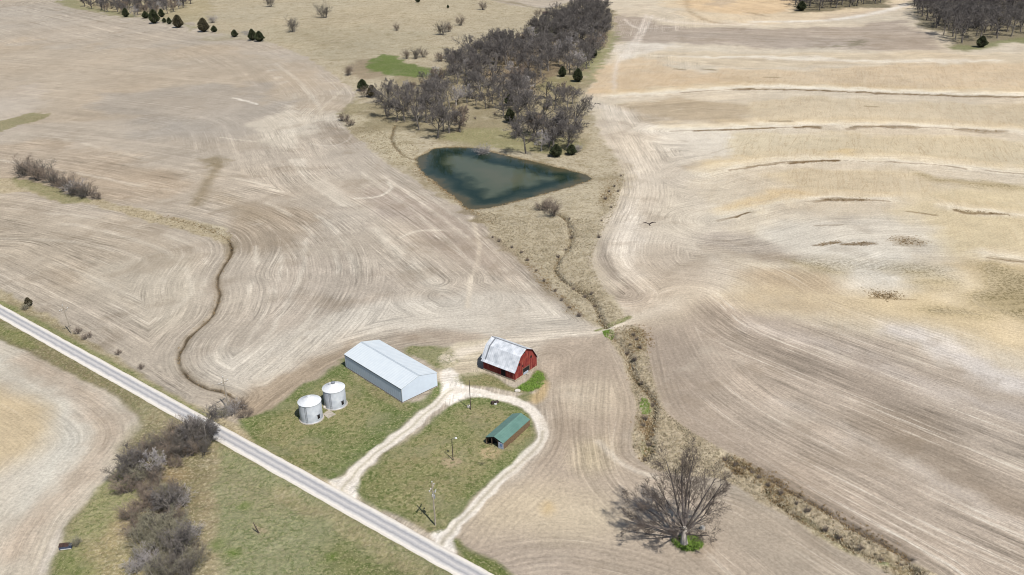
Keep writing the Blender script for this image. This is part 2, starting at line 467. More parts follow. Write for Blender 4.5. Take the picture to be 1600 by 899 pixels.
# orange / yellow bands between the terraces
area([(925, 118), (960, 98), (1020, 98), (1080, 118), (1160, 118), (1200, 132), (1100, 137), (1000, 143), (940, 145), (920, 138)], (214, 190, 157), 6, 9, .75, patch=.5, rill=.6)
area([(1120, 112), (1300, 110), (1420, 100), (1620, 98), (1760, 100), (1760, 142), (1600, 140), (1400, 138), (1250, 132), (1150, 130)], (213, 191, 159), 7, 9, .8, patch=.4, rill=.9)
area([(1000, 82), (1200, 84), (1400, 84), (1620, 82), (1760, 82), (1760, 100), (1400, 100), (1200, 105), (1050, 100)], (212, 196, 170), 6, 6, .8, rows=.5)
area([(985, 160), (1060, 155), (1150, 160), (1170, 180), (1120, 192), (1010, 186)], (190, 172, 145), 6, 6, .85, rows=.6)
area([(1180, 158), (1400, 158), (1600, 162), (1760, 165), (1760, 198), (1500, 192), (1300, 190), (1180, 188)], (211, 195, 166), 6, 8, .85, rill=.8)
area([(1150, 215), (1400, 212), (1600, 222), (1760, 226), (1760, 268), (1560, 258), (1400, 246), (1240, 244), (1150, 250)], (214, 199, 168), 6, 8, .9, rill=1)
area([(1280, 238), (1320, 232), (1345, 238), (1330, 246), (1285, 247)], (222, 199, 154), 4, 5, .9)
area([(1110, 256), (1180, 246), (1200, 252), (1130, 266)], (220, 199, 158), 5, 5, .7)
area([(1140, 318), (1200, 300), (1250, 300), (1230, 312), (1150, 330)], (220, 196, 154), 5, 5, .8, rill=.7)
area([(1200, 270), (1300, 265), (1440, 270), (1440, 305), (1330, 305), (1240, 300)], (214, 197, 165), 6, 6, .8, rill=.9)
# top strip
area([(955, 25), (1010, 32), (1080, 42), (1200, 44), (1330, 40), (1420, 30), (1450, 62), (1470, 78), (1330, 78), (1180, 74), (1050, 68), (985, 66), (950, 60)], (182, 168, 153), 8, 5, .95, rows=.7)
area([(1020, -50), (1045, 5), (1075, 24), (1140, 36), (1260, 34), (1360, 22), (1420, 8), (1430, -50)], (218, 200, 172), 8, 6, .9)
area([(1060, -30), (1075, 8), (1110, 20), (1200, 22), (1240, 5), (1230, -30)], (220, 193, 156), 8, 5, .8)
area([(1080, -30), (1100, 0), (1140, 8), (1160, -30)], (196, 178, 155), 6, 5, .7)
line([(1300, 28), (1360, 20), (1420, 6), (1460, -6)], 18, (196, 178, 158), 6, 5, .5)
line([(1180, 34), (1290, 32), (1370, 20), (1430, 4)], 9, (232, 224, 212), 5, 3, .8)
line([(1010, 26), (1050, 34), (1110, 38), (1180, 38)], 9, (226, 214, 198), 5, 3, .7)
line([(1072, 0), (1080, 20), (1110, 34), (1150, 38)], 5, (170, 148, 118), 3, 3, .45)
line([(1170, 20), (1200, 26)], 4, (150, 130, 104), 3, 3, .5)
# vehicle tracks top left of right field
for tr in ([(1010, 22), (1000, 48), (985, 72), (968, 90)], [(1020, 24), (1006, 50), (992, 74), (972, 94)], [(975, 30), (995, 44), (1030, 44), (1060, 42)], [(968, 92), (960, 120), (962, 145)]):
    line(tr, 2.5, (226, 214, 200), 2, 1.5, .7)
area([(960, 78), (985, 68), (1030, 68), (1060, 74), (1010, 86), (970, 92)], (218, 209, 196), 5, 4, .7)
# terrace bands: pale silt above, dark wet line in the channel
for i, tr in enumerate(TER):
    line([(a, b - 3.6) for a, b in tr], 12 if i < 3 else 7, (236, 226, 208), 5, 4, .9, offs=(0, 1))
    line([(a, b - 9.0) for a, b in tr], 12 if i < 3 else 6, (216, 194, 154), 7, 6, .45)
area([(1020, 90), (1200, 88), (1300, 92), (1440, 95), (1560, 92), (1560, 96), (1440, 99), (1300, 97), (1200, 93)], (236, 226, 210), 4, 4, .7)
for tr in TER:
    line(tr, 1.2, (132, 108, 76), .4, .9, .6, broken=.42)
DK = (124, 98, 62)
for tr, wd, op in (([(1150, 141), (1200, 140), (1260, 142), (1340, 145)], 2.6, .9), ([(1340, 145), (1420, 149), (1500, 151), (1600, 153), (1680, 155)], 3.6, .75),
               ([(1085, 206), (1140, 204), (1210, 201)], 2.2, .8), ([(1246, 200), (1280, 200)], 4, .8), ([(1330, 200), (1370, 198.5), (1430, 200)], 7.5, .8), ([(1500, 203), (1530, 206), (1568, 207)], 7, .6),
               ([(1140, 268), (1180, 261), (1225, 256)], 1.4, .7), ([(1232, 256), (1260, 253.5), (1310, 252.5)], 2.6, .9), ([(1320, 253), (1400, 255), (1470, 260)], 1.0, .5), ([(1470, 260), (1510, 265)], 1.6, .6),
               ([(1146, 342), (1160, 338), (1172, 334)], 1.1, .85), ([(1120, 348), (1146, 342)], .6, .6), ([(1290, 314), (1320, 313), (1352, 314)], 4.5, .75), ([(1272, 318), (1290, 316)], 1, .6),
               ([(1278, 384), (1296, 380), (1310, 378)], 3, .6), ([(1318, 383), (1345, 382), (1362, 380)], 3, .65), ([(1416, 331), (1440, 333), (1462, 336)], 1.4, .7), ([(1490, 330), (1510, 334), (1540, 335), (1570, 336)], 1.8, .75), ([(1540, 404), (1580, 409), (1640, 414)], 1.0, .7),
               ([(1360, 466), (1390, 467), (1430, 468)], .8, .6), ([(1110, 240), (1170, 224)], .8, .35), ([(1320, 352), (1270, 353)], 1.6, .4)):
    line(tr, wd * .8, DK, .3 + wd * .15, .9 + wd * .35, op * (.62 if wd > 4 else 1))
area([(1395, 372), (1412, 368), (1440, 376), (1432, 384), (1400, 382)], (182, 168, 146), 2, 3, .7)
for wz in ([(1240, 405), (1270, 412), (1330, 422), (1320, 428), (1260, 420)], [(1420, 420), (1450, 424), (1450, 432), (1410, 428)], [(1430, 436), (1480, 440), (1470, 450), (1430, 446)], [(1530, 410), (1600, 420), (1700, 440), (1700, 480), (1600, 470), (1545, 455)], [(1465, 478), (1520, 480), (1530, 492), (1480, 494), (1450, 486)], [(1580, 480), (1640, 485), (1640, 505), (1585, 495)], [(1420, 265), (1500, 278), (1600, 290), (1600, 298), (1460, 284)]):
    area(wz, (190, 172, 134), 6, 8, .75, weed=1.0)
area([(1520, 455), (1600, 455), (1660, 470), (1640, 490), (1540, 478)], (182, 164, 124), 6, 5, .8, weed=1.0)
for g in ([(1320, 68), (1350, 62), (1356, 68), (1330, 72)], [(1280, 74), (1340, 70), (1330, 74)]):
    area(g, (140, 132, 108), 3, 3, .6)
for g in ([(1100, 108), (1116, 110)], [(1195, 121), (1215, 121)], [(1055, 108), (1070, 109)], [(1205, 190), (1235, 190)], [(1355, 166), (1368, 167)]):
    line(g, 2.5, (128, 112, 82), 1.5, 1.5, .7)
# white swirl by the draw
area([(985, 320), (1010, 360), (1000, 420), (985, 440), (965, 410), (960, 370)], (216, 205, 190), 4, 4, .8, rows=1)
area([(1040, 300), (1100, 300), (1110, 350), (1060, 370), (1030, 340)], (212, 200, 181), 6, 6, .7, rows=.5)
area([(1010, 390), (1080, 390), (1100, 440), (1040, 470), (1000, 440)], (192, 178, 160), 6, 6, .7, rows=.8)
area([(930, 385), (945, 380), (965, 420), (975, 440), (950, 430)], (172, 160, 146), 2.5, 2, .8, rows=1)
area([(955, 460), (985, 440), (1005, 450), (1030, 480), (1000, 495)], (182, 168, 152), 3, 3, .7, rows=1)
# --- middle field between the loop drive and the ditch
area([(850, 540), (940, 525), (975, 560), (990, 610), (995, 650), (985, 690), (1000, 715), (1080, 760), (1180, 790), (1300, 860), (1400, 905), (1420, 960), (750, 960), (700, 850), (760, 790), (840, 720), (856, 660), (850, 610)], (190, 176, 159), 3, 3, 1, rows=.55)
area([(860, 545), (920, 530), (950, 560), (940, 600), (880, 600)], (182, 168, 152), 5, 5, .7, rows=.4)
area([(880, 600), (970, 600), (980, 640), (900, 650)], (206, 193, 173), 5, 5, .6, rows=.7)
area([(860, 660), (920, 670), (940, 740), (880, 740), (840, 720)], (184, 170, 154), 5, 5, .7, rows=.7)
area([(760, 790), (860, 760), (960, 790), (950, 840), (800, 850), (740, 830)], (205, 191, 168), 6, 6, .8, rows=.3)
area([(905, 700), (950, 690), (960, 730), (920, 740)], (206, 192, 166), 5, 5, .8, rows=.8)
area([(700, 855), (800, 850), (900, 870), (880, 930), (740, 930)], (186, 171, 155), 6, 6, .6, rows=.35)
area([(1130, 750), (1300, 850), (1380, 900), (1250, 930), (1150, 850), (1110, 790)], (182, 170, 154), 5, 5, .7, rows=.5)
area([(848, 790), (860, 786), (866, 798), (852, 805)], (206, 182, 138), 2, 2, .6)
line([(935, 690), (960, 715), (990, 735), (1020, 745)], 1.6, (214, 203, 187), .8, .6, .7)
# --- lower left field
area([(-80, 510), (0, 533), (60, 556), (130, 592), (190, 622), (214, 650), (222, 672), (205, 702), (184, 732), (150, 772), (112, 812), (95, 850), (78, 899), (60, 960), (-80, 960)], (204, 194, 178), 1.2, 1.2, 1, rows=.5)
area([(-80, 600), (0, 600), (50, 620), (90, 660), (70, 700), (0, 730), (-80, 740)], (206, 187, 155), 6, 6, .85, rows=.3)
area([(0, 560), (80, 600), (130, 660), (120, 720), (60, 790), (0, 800), (80, 700), (90, 640)], (211, 205, 192), 6, 6, .8, rows=.4)
line([(40, 560), (110, 600), (160, 650), (165, 690), (120, 750), (60, 810), (20, 860)], 7, (194, 178, 160), 4, 3, .7, rows=.7)
line([(120, 605), (150, 640), (150, 680), (110, 760)], 2, (180, 166, 148), 1.5, 1.5, .5)
line([(180, 745), (140, 790), (100, 830), (70, 890)], 2, (220, 211, 200), 1.2, 1, .7)
# --- dry grass pasture, draw and banks
PAST = [(260, -60), (300, 20), (312, 46), (400, 60), (440, 72), (475, 88), (515, 112), (540, 130), (556, 148), (545, 172), (530, 186), (560, 216), (600, 252), (640, 276), (700, 314), (735, 330), (762, 358), (800, 392), (832, 420), (862, 445), (890, 474), (915, 498), (935, 512), (950, 508), (975, 498), (958, 468), (932, 440), (920, 405), (932, 370), (950, 325), (972, 290), (965, 250), (945, 225), (932, 190), (915, 150), (935, 100), (958, 60), (960, 30), (945, 5), (900, 0), (850, 14), (760, -2), (720, -40), (700, -60)]
area(PAST, (187, 176, 153), 1.5, 1.5, 1, zone=Z_DRY, tuft=1)
area([(330, 60), (460, 30), (600, 40), (700, 70), (640, 95), (540, 110), (480, 80), (410, 62)], (180, 171, 147), 12, 10, .7)
area([(420, 30), (560, 0), (740, 5), (860, 30), (780, 50), (640, 50)], (190, 178, 153), 12, 10, .7)
area([(480, 50), (520, 60), (540, 75), (500, 70)], (158, 146, 120), 8, 6, .5)
area([(540, 180), (570, 178), (620, 195), (650, 230), (655, 255), (640, 265), (600, 240), (560, 205)], (198, 187, 160), 4, 3, .8)
area([(745, 335), (860, 350), (930, 330), (945, 300), (930, 400), (960, 470), (950, 505), (890, 470), (830, 416)], (176, 166, 146), 4, 4, .6, patch=.6, tuft=1)
area([(970, 250), (990, 270), (975, 310), (950, 330), (945, 290)], (198, 184, 160), 3, 3, .6)
area([(940, 290), (955, 270), (962, 300), (945, 330), (935, 320)], (140, 126, 100), 3, 4, .6)
pm = (np.abs(X - POND_W[:, 0].mean()) < 90) & (np.abs(Yv - POND_W[:, 1].mean()) < 90)
sdp = pond_sd(PTS[pm], POND_W)
apply(pm, sstep(-2.6, -.4, sdp) * .75, (140, 124, 94), None, None)
apply(pm, sstep(-.4, .5, sdp), (92, 82, 58), None, None)
# bare creekside scrub
for g in ([(770, 370), (800, 385), (815, 400), (800, 400), (775, 385)], [(815, 400), (850, 440), (885, 470), (905, 492), (895, 490), (860, 460), (820, 420)], [(895, 448), (935, 452), (940, 470), (915, 470)], [(720, 325), (760, 335), (770, 350), (740, 345)], [(640, 262), (660, 268), (700, 300), (720, 318), (690, 305), (650, 280)]):
    area(g, (132, 118, 94), 2, 3, .7, patch=1, tuft=1)
# wood floor
area([(560, 205), (590, 150), (620, 120), (680, 112), (695, 96), (760, 70), (850, 36), (930, 5), (958, 40), (945, 80), (920, 115), (908, 160), (918, 200), (912, 240), (880, 248), (820, 242), (760, 228), (690, 222), (620, 200)], (150, 138, 112), 5, 5, .9, zone=Z_WOOD, tuft=.8, grass=.2)
area([(690, 215), (740, 200), (800, 205), (880, 215), (910, 235), (870, 244), (800, 236), (740, 226)], (150, 146, 104), 4, 4, .7, grass=.5, tuft=.5)
area([(760, 90), (850, 60), (890, 80), (860, 130), (790, 140)], (128, 108, 90), 6, 6, .8)
area([(840, 130), (890, 118), (905, 130), (880, 145), (845, 142)], (140, 134, 96), 4, 4, .8)
area([(545, 100), (570, 92), (600, 92), (605, 118), (570, 124), (552, 116)], (150, 136, 116), 4, 4, .9, tuft=.4)
area([(572, 98), (600, 86), (625, 90), (640, 100), (680, 108), (695, 118), (660, 122), (620, 118), (585, 112)], (104, 122, 66), 3, 3, .95, grass=.8)
area([(820, 60), (860, 30), (880, 32), (850, 60)], (112, 124, 80), 6, 4, .8, grass=.7)
area([(915, 88), (940, 75), (958, 50), (965, 62), (940, 100), (920, 130)], (152, 152, 112), 4, 3, .8, grass=.6, tuft=.4)
area([(540, 162), (560, 160), (580, 170), (560, 178), (535, 182)], (148, 140, 108), 3, 3, .7)
# upper-left grass at field corner
area([(90, -10), (150, 8), (230, 30), (310, 48), (260, 34), (180, 24), (110, 12)], (150, 146, 112), 4, 4, .8, grass=.5, tuft=.5, zone=Z_DRY)
area([(100, -40), (300, -40), (330, 20), (300, 36), (230, 26), (130, 8)], (176, 164, 132), 5, 4, .8, tuft=1, zone=Z_DRY)
area([(376, 50), (392, 48), (396, 54), (380, 56)], (120, 122, 128), 3, 2, .8)
# waterway in left field
area([(-40, 285), (20, 280), (60, 290), (120, 310), (150, 312), (200, 322), (250, 334), (300, 346), (345, 358), (360, 372), (350, 380), (320, 368), (260, 352), (200, 336), (150, 322), (100, 316), (40, 300), (-40, 305)], (188, 175, 148), 1.5, 2, .95, tuft=1, zone=Z_DRY)
area([(20, 278), (60, 285), (110, 303), (140, 314), (110, 318), (60, 302), (25, 288)], (146, 142, 106), 2, 2, .8, grass=.6, tuft=.4)
area([(300, 348), (340, 352), (358, 368), (340, 366), (310, 358)], (200, 190, 168), 1.5, 2, .8, tuft=1)
area([(350, 375), (366, 380), (368, 395), (355, 405), (350, 390)], (150, 136, 112), 1.5, 2, .6)
# --- verges by the road
area([(-60, 425), (0, 452), (60, 486), (110, 515), (160, 545), (220, 585), (280, 622), (340, 650), (390, 672), (420, 690), (480, 735), (540, 770), (520, 790), (360, 700), (200, 600), (0, 490), (-60, 455)], (178, 166, 138), 1.2, 1.5, 1, zone=Z_VERGE, tuft=.8)
area([(-60, 436), (0, 466), (80, 508), (160, 556), (240, 602), (320, 648), (380, 688), (460, 730), (440, 740), (300, 660), (0, 494), (-60, 460)], (140, 142, 98), 1.0, 1.5, .9, grass=.9, zone=Z_VERGE)
area([(20, 465), (60, 488), (120, 520), (160, 545), (130, 535), (70, 505), (20, 478)], (150, 138, 108), 1, 1.5, .6, tuft=.8)
area([(-60, 460), (0, 494), (200, 604), (400, 714), (560, 804), (700, 885), (760, 925), (700, 960), (560, 960), (300, 960), (95, 960), (78, 899), (95, 850), (112, 812), (150, 772), (184, 732), (205, 702), (222, 672), (214, 650), (190, 622), (130, 592), (60, 556), (0, 533), (-60, 512)], (146, 139, 108), 1.2, 1.2, 1, zone=Z_VERGE, grass=.5, tuft=.5)
area([(0, 500), (80, 548), (160, 592), (215, 630), (215, 650), (180, 616), (120, 584), (40, 548), (0, 530)], (128, 118, 90), 1.5, 1.5, .7)
area([(0, 505), (40, 525), (60, 545), (30, 540), (0, 528)], (134, 136, 88), 1.5, 1.5, .7, grass=.9)
area([(240, 640), (300, 672), (310, 690), (250, 680), (225, 660)], (160, 150, 122), 1.5, 2, .7, tuft=.7)
# south pasture
area([(345, 700), (420, 735), (500, 780), (600, 840), (700, 895), (740, 960), (320, 960), (318, 880), (330, 800), (330, 740)], (142, 146, 112), 2, 2, .95, grass=.75, tuft=.3)
area([(520, 840), (600, 860), (700, 905), (700, 960), (520, 960)], (124, 126, 84), 5, 4, .8, grass=1)
area([(350, 720), (420, 760), (440, 800), (380, 790), (345, 760)], (156, 146, 118), 5, 4, .5)
line([(430, 770), (520, 812), (600, 858), (660, 895)], 3.5, (160, 150, 118), 1.5, 2, .7, tuft=.6, grass=.3)
line([(330, 700), (318, 760), (316, 820), (325, 880), (340, 940)], 4, (184, 168, 142), 1.5, 2, .7, tuft=.8)
for g in ([(370, 796), (382, 786), (392, 788), (385, 798)], [(328, 850), (345, 842), (352, 852), (338, 860)], [(512, 868), (525, 866), (528, 874), (515, 876)], [(355, 860), (372, 858), (375, 868), (358, 870)]):
    area(g, (104, 126, 58), 1.2, 1, .8, grass=.8)
area([(395, 818), (412, 824), (418, 834), (402, 834)], (186, 168, 142), 1, 1, .6)
# brush floor + green strip beside the lower left field
area([(190, 700), (230, 660), (300, 672), (340, 690), (330, 740), (320, 800), (322, 899), (330, 960), (150, 960), (170, 850), (200, 780)], (134, 126, 98), 3, 3, .9, tuft=.8, grass=.3)
area([(180, 740), (215, 775), (190, 810), (150, 850), (110, 899), (90, 960), (85, 899), (105, 840), (140, 790)], (152, 152, 112), 1.5, 2, .8, grass=.8, tuft=.3)
area([(200, 790), (215, 790), (200, 830), (175, 860), (160, 850)], (186, 170, 134), 2, 2, .8, tuft=.8)
area([(130, 850), (200, 860), (260, 880), (260, 960), (130, 960)], (170, 158, 122), 3, 3, .8, tuft=.8, grass=.4)
area([(82, 880), (110, 865), (150, 890), (120, 960), (80, 960)], (130, 138, 88), 2, 2, .7, grass=.9)
area([(255, 735), (280, 730), (300, 745), (275, 760), (250, 755)], (158, 136, 106), 2, 2, .6, tuft=.6)
# --- lawns
area([(372, 660), (400, 650), (440, 628), (468, 604), (500, 590), (530, 570), (545, 565), (640, 630), (684, 598), (692, 612), (672, 630), (640, 655), (600, 690), (560, 722), (530, 745), (512, 753), (470, 732), (420, 705)], (116, 127, 82), 1.0, 1.5, 1, zone=Z_LAWN, grass=1)
area([(395, 680), (440, 690), (500, 720), (490, 735), (440, 712)], (116, 122, 76), 3, 3, .7)
area([(470, 690), (490, 688), (520, 712), (500, 718)], (168, 154, 124), 2, 2, .5)
area([(448, 700), (462, 702), (472, 714), (455, 712)], (96, 120, 52), 1.2, 1.2, .8)
area([(545, 575), (560, 580), (640, 634), (625, 640), (560, 600)], (150, 142, 108), 1.2, 1.5, .7, tuft=.6, grass=.6)
area([(556, 765), (562, 748), (600, 715), (650, 678), (700, 638), (728, 624), (765, 622), (800, 634), (822, 646), (834, 664), (832, 688), (815, 714), (780, 742), (742, 774), (712, 808), (682, 836), (650, 822), (600, 798), (565, 778)], (120, 129, 84), 1.0, 1.5, 1, zone=Z_LAWN, grass=1)
area([(560, 768), (600, 730), (650, 690), (690, 660), (680, 700), (620, 750), (590, 780)], (118, 124, 80), 3, 3, .7)
area([(640, 700), (720, 700), (760, 730), (720, 760), (640, 740)], (146, 142, 102), 5, 4, .5)
area([(720, 640), (780, 640), (790, 652), (740, 660), (715, 652)], (150, 138, 108), 2, 2, .5, tuft=.5, grass=.6)
area([(690, 770), (730, 770), (700, 812), (672, 830), (680, 800)], (112, 118, 74), 2, 2, .7)
area([(640, 812), (680, 818), (700, 806), (690, 825), (665, 835)], (164, 148, 120), 1.2, 1.2, .6)
for lw in ([(400, 670), (470, 625), (530, 590), (600, 640), (560, 700), (500, 740), (430, 700)], [(580, 750), (660, 690), (740, 640), (810, 650), (820, 690), (740, 760), (680, 815), (620, 790)]):
    area(lw, (160, 148, 114), 4, 4, .55, patch=1.6, grass=.9, tuft=.3)
area([(690, 718), (708, 712), (722, 720), (712, 728), (696, 728)], (176, 158, 132), .8, 1, .85)
area([(750, 706), (760, 698), (775, 700), (785, 706), (772, 716), (755, 714)], (188, 168, 134), .8, 1, .85)
area([(800, 690), (822, 672), (834, 670), (822, 690), (804, 704), (790, 704)], (160, 148, 112), 1.2, 1.5, .6, tuft=.6, grass=.5)
area([(708, 590), (730, 582), (758, 584), (806, 606), (830, 592), (842, 578), (852, 588), (850, 602), (832, 612), (810, 614), (770, 606), (735, 602), (712, 600)], (140, 134, 98), .8, 1.2, 1, zone=Z_LAWN, grass=.9)
area([(810, 606), (828, 594), (842, 580), (850, 592), (846, 604), (826, 612)], (86, 116, 46), .8, 1.2, .9, grass=.9, zone=Z_LAWN)
area([(806, 622), (822, 614), (836, 618), (830, 626), (815, 628)], (128, 128, 86), .8, 1.2, .8, grass=.9)
area([(826, 622), (840, 612), (846, 596), (856, 598), (854, 620), (838, 632)], (202, 180, 142), 1, 1, .85)
area([(632, 546), (660, 540), (700, 540), (712, 556), (706, 574), (690, 576), (670, 566), (645, 556)], (136, 138, 96), 1.2, 2.5, .9, grass=1, tuft=.3, patch=.6)
area([(708, 850), (716, 842), (740, 862), (800, 895), (820, 960), (780, 940), (720, 868)], (118, 124, 76), 1, 1.2, 1, zone=Z_VERGE, grass=1)
# --- drives
GRV = (238, 230, 219)
area([(700, 545), (740, 532), (790, 532), (760, 560), (752, 582), (716, 590), (704, 606), (690, 600), (688, 580)], (212, 200, 178), 1.5, 2.5, .85)
DRIVE = [(532, 775), (540, 756), (556, 738), (580, 716), (612, 690), (644, 664), (676, 636), (694, 618), (706, 610)]
line(DRIVE, 3.1, GRV, .6, .9, 1, zone=Z_DRIVE, rows=0)
area([(512, 756), (530, 748), (546, 742), (560, 748), (556, 770), (548, 790), (525, 775)], GRV, .8, 1, 1, zone=Z_DRIVE)
area([(688, 618), (690, 604), (690, 582), (704, 574), (716, 586), (724, 602), (760, 612), (760, 622), (728, 622), (704, 634)], GRV, .8, 1.2, 1, zone=Z_DRIVE)
LOOP = [(706, 612), (740, 612), (775, 620), (806, 628), (828, 640), (843, 656), (848, 674), (842, 692), (826, 712), (800, 734), (772, 760), (744, 790), (718, 816), (698, 838), (690, 852)]
line(LOOP, 2.6, GRV, .6, 1.0, 1, zone=Z_DRIVE, rows=0)
area([(672, 838), (690, 826), (706, 830), (708, 846), (712, 866), (690, 858)], GRV, .8, 1, 1, zone=Z_DRIVE)
line(DRIVE, .6, (186, 180, 158), .4, .6, .7)
line(LOOP[6:], .8, (172, 164, 142), .5, .6, .7)
line([(850, 655), (858, 672), (852, 696), (832, 718), (800, 746)], 2.2, (206, 194, 178), 1.2, 1, .6)
TRACK = [(700, 560), (740, 546), (790, 534), (840, 526), (890, 521), (925, 518), (948, 514), (970, 506), (992, 498), (1015, 490), (1036, 482)]
line(TRACK, 4.2, (217, 206, 190), 1.2, 1, .9, zone=Z_TRACK)
area([(985, 505), (1030, 470), (1075, 440), (1110, 470), (1080, 505), (1030, 515), (1000, 512)], (200, 187, 168), 6, 6, .8, rows=.12)
area([(1000, 498), (1036, 478), (1060, 462), (1070, 478), (1040, 494)], (214, 203, 187), 4, 4, .5)
line([(930, 517), (950, 511), (975, 501)], .8, (138, 140, 92), .3, .4, .9, grass=.8)
line([(948, 508), (965, 502), (985, 495)], 1.8, (140, 140, 96), .6, .8, .8, grass=.8)
area([(942, 518), (955, 516), (960, 524), (948, 528)], (92, 122, 50), .6, .8, .95, grass=.8)
# --- ditch below the track
area([(946, 522), (975, 516), (1000, 512), (1008, 530), (1012, 560), (1022, 600), (1036, 640), (1062, 664), (1112, 694), (1150, 714), (1200, 744), (1262, 784), (1332, 828), (1422, 878), (1470, 905), (1500, 960), (1440, 960), (1400, 902), (1370, 886), (1300, 852), (1240, 812), (1180, 778), (1128, 748), (1080, 744), (1030, 736), (1002, 718), (988, 692), (994, 640), (984, 600), (974, 562), (956, 536)], (188, 175, 153), .8, 1.2, 1, zone=Z_DRY, tuft=1)
for g, cc in (([(975, 520), (1000, 514), (1008, 535), (1000, 555), (985, 545), (975, 535)], (140, 118, 90)), ([(986, 580), (1000, 590), (1012, 610), (1000, 612), (990, 596)], (146, 128, 100)),
              ([(997, 650), (1018, 648), (1020, 664), (1008, 676), (998, 670)], (134, 106, 76)), ([(1000, 626), (1012, 624), (1016, 640), (1004, 646)], (88, 118, 56)),
              ([(1005, 690), (1018, 684), (1024, 696), (1012, 708), (1004, 704)], (126, 132, 92)), ([(1140, 716), (1160, 720), (1200, 745), (1240, 772), (1230, 776), (1190, 756), (1150, 738)], (142, 118, 84)),
              ([(1190, 755), (1215, 766), (1240, 790), (1225, 792), (1198, 772)], (150, 130, 98)), ([(1250, 800), (1300, 832), (1340, 856), (1380, 876), (1330, 864), (1270, 826)], (150, 146, 108)),
              ([(1390, 880), (1425, 884), (1430, 905), (1405, 905)], (136, 116, 84)), ([(1375, 872), (1395, 876), (1390, 886), (1372, 882)], (136, 150, 96))):
    area(g, cc, 1, 1.2, .75, tuft=1, grass=.3)
DCK = (66, 54, 38)
for tr, wd, op in ((CREEK1, 1.0, .85), (CREEK2[2:], 1.2, .8), (CREEK3, 1.2, .8), (CREEK4, 1.0, .8), (INLET, 1.3, .8), (GULLY[3:], .9, .9), (GULLY[:4], .8, .5), (BANK4, 1.2, .75)):
    line(tr, wd, DCK, .45, .7, op)
line(GULLY[4:], 2.6, (150, 134, 110), 1.0, .6, .35)
line([(560, 175), (585, 178), (615, 196), (640, 200)], 2, (104, 92, 70), 1, 1, .6)
area([(700, 400), (790, 385), (830, 430), (760, 440)], (184, 170, 154), 6, 6, .4)
line([(528, 184), (550, 170), (575, 160)], 2, (150, 140, 112), 1, 1, .6)
# lone tree base
area([(1050, 846), (1062, 838), (1085, 838), (1098, 850), (1090, 860), (1068, 860)], (92, 118, 48), .7, 1, .95, zone=Z_LAWN, grass=.9)
area([(1095, 852), (1115, 850), (1110, 866), (1085, 870)], (176, 158, 138), 1.5, 1.5, .6)
# forest floors far right
area([(1428, 8), (1440, 32), (1465, 46), (1480, 66), (1510, 76), (1560, 70), (1600, 64), (1760, 66), (1760, -60), (1430, -60)], (128, 118, 98), 6, 5, .9, zone=Z_WOOD, tuft=.6, grass=.3)
area([(1490, 70), (1540, 70), (1600, 58), (1760, 58), (1760, 68), (1600, 68), (1560, 74), (1510, 78)], (134, 138, 92), 6, 4, .8, grass=.7)
area([(1238, 16), (1250, 20), (1300, 18), (1350, 12), (1390, 4), (1400, -60), (1250, -60)], (112, 106, 84), 6, 5, .9, zone=Z_WOOD, tuft=.6)
# field hedge line top
line([(752, -2), (800, 4), (850, 14), (905, 6)], 5, (140, 130, 104), 3, 3, .6)
#ZONES_END

rin = sdpoly(PTS[visR], ats(smooth(R_ALL, True, 4)))
wR = sstep(-2, 6, rin) * .14
lum = (col[visR] @ np.array([.25, .65, .10]))[:, None] * np.array([1.10, .985, .84])
col[visR] = col[visR] * (1 - wR[:, None]) + lum * wR[:, None]
soil_m = lin((192, 180, 162)); isf = (tex['rows'] > .1)[:, None]
col = np.where(isf, soil_m * (np.maximum(col, .02) / soil_m) ** 1.22, col)
# broad natural variation of the soil
v = 1 + .22 * fbm(X, Yv, 42, 51, 3) + .17 * fbm(X, Yv, 10, 55, 4)
wm = .06 * fbm(X, Yv, 60, 61, 3)
col *= v[:, None] * np.stack([1 + wm, np.ones_like(wm), 1 - 1.3 * wm], 1)
col = np.clip(col * np.array([1.0, .995, .975]) / KEXP, .004, .62)

# ---- row coordinate: distance to the field edges the farmer followed
GUIDES = [
 [(-90, 230), (100, 250), (250, 276), (380, 302), (470, 332), (528, 380), (544, 430), (522, 480), (464, 540), (405, 590)],
 [(-90, 120), (60, 135), (200, 150), (320, 165), (400, 185), (432, 230), (470, 285), (560, 340), (640, 405), (680, 440)],
 [(90, 2), (200, 25), (310, 48), (400, 62), (470, 86), (515, 112), (555, 150), (532, 188), (600, 252), (700, 314), (760, 356), (832, 420), (890, 474), (925, 508)],
 GULLY, [(-60, 296), (40, 300), (150, 318), (255, 340)],
 [(-60, 425), (110, 515), (280, 622)],
 [(400, 660), (470, 605), (540, 560), (640, 532), (760, 520), (925, 508)],
 [(690, 462), (705, 470)],
 [(1008, 520), (1012, 560), (1036, 640), (1112, 694), (1262, 784), (1460, 899), (1500, 940)],
 [(1040, 492), (1085, 580), (1175, 655), (1350, 745), (1480, 810), (1660, 890)], [(1080, 470), (1140, 520), (1250, 568), (1400, 628), (1500, 668), (1680, 740)], [(700, 886), (850, 862), (950, 872), (1060, 905), (1130, 960)], [(930, 560), (922, 640), (925, 700), (945, 760), (1020, 830), (1100, 900), (1160, 960)],
 [(956, 536), (984, 600), (994, 640), (988, 692), (1002, 718), (1080, 748), (1180, 778), (1300, 852), (1440, 940)],
 [(860, 560), (856, 620), (858, 680), (830, 730), (760, 800), (700, 870)],
 [(958, 30), (915, 150), (950, 240), (965, 300), (925, 400), (975, 460)],
 [(-60, 512), (60, 556), (190, 622), (222, 672), (184, 732), (112, 812), (78, 899)],
 [(950, 62), (1180, 74), (1330, 80), (1620, 76)],
] + TER[:4]
rowc = np.full(len(X), 1e9)
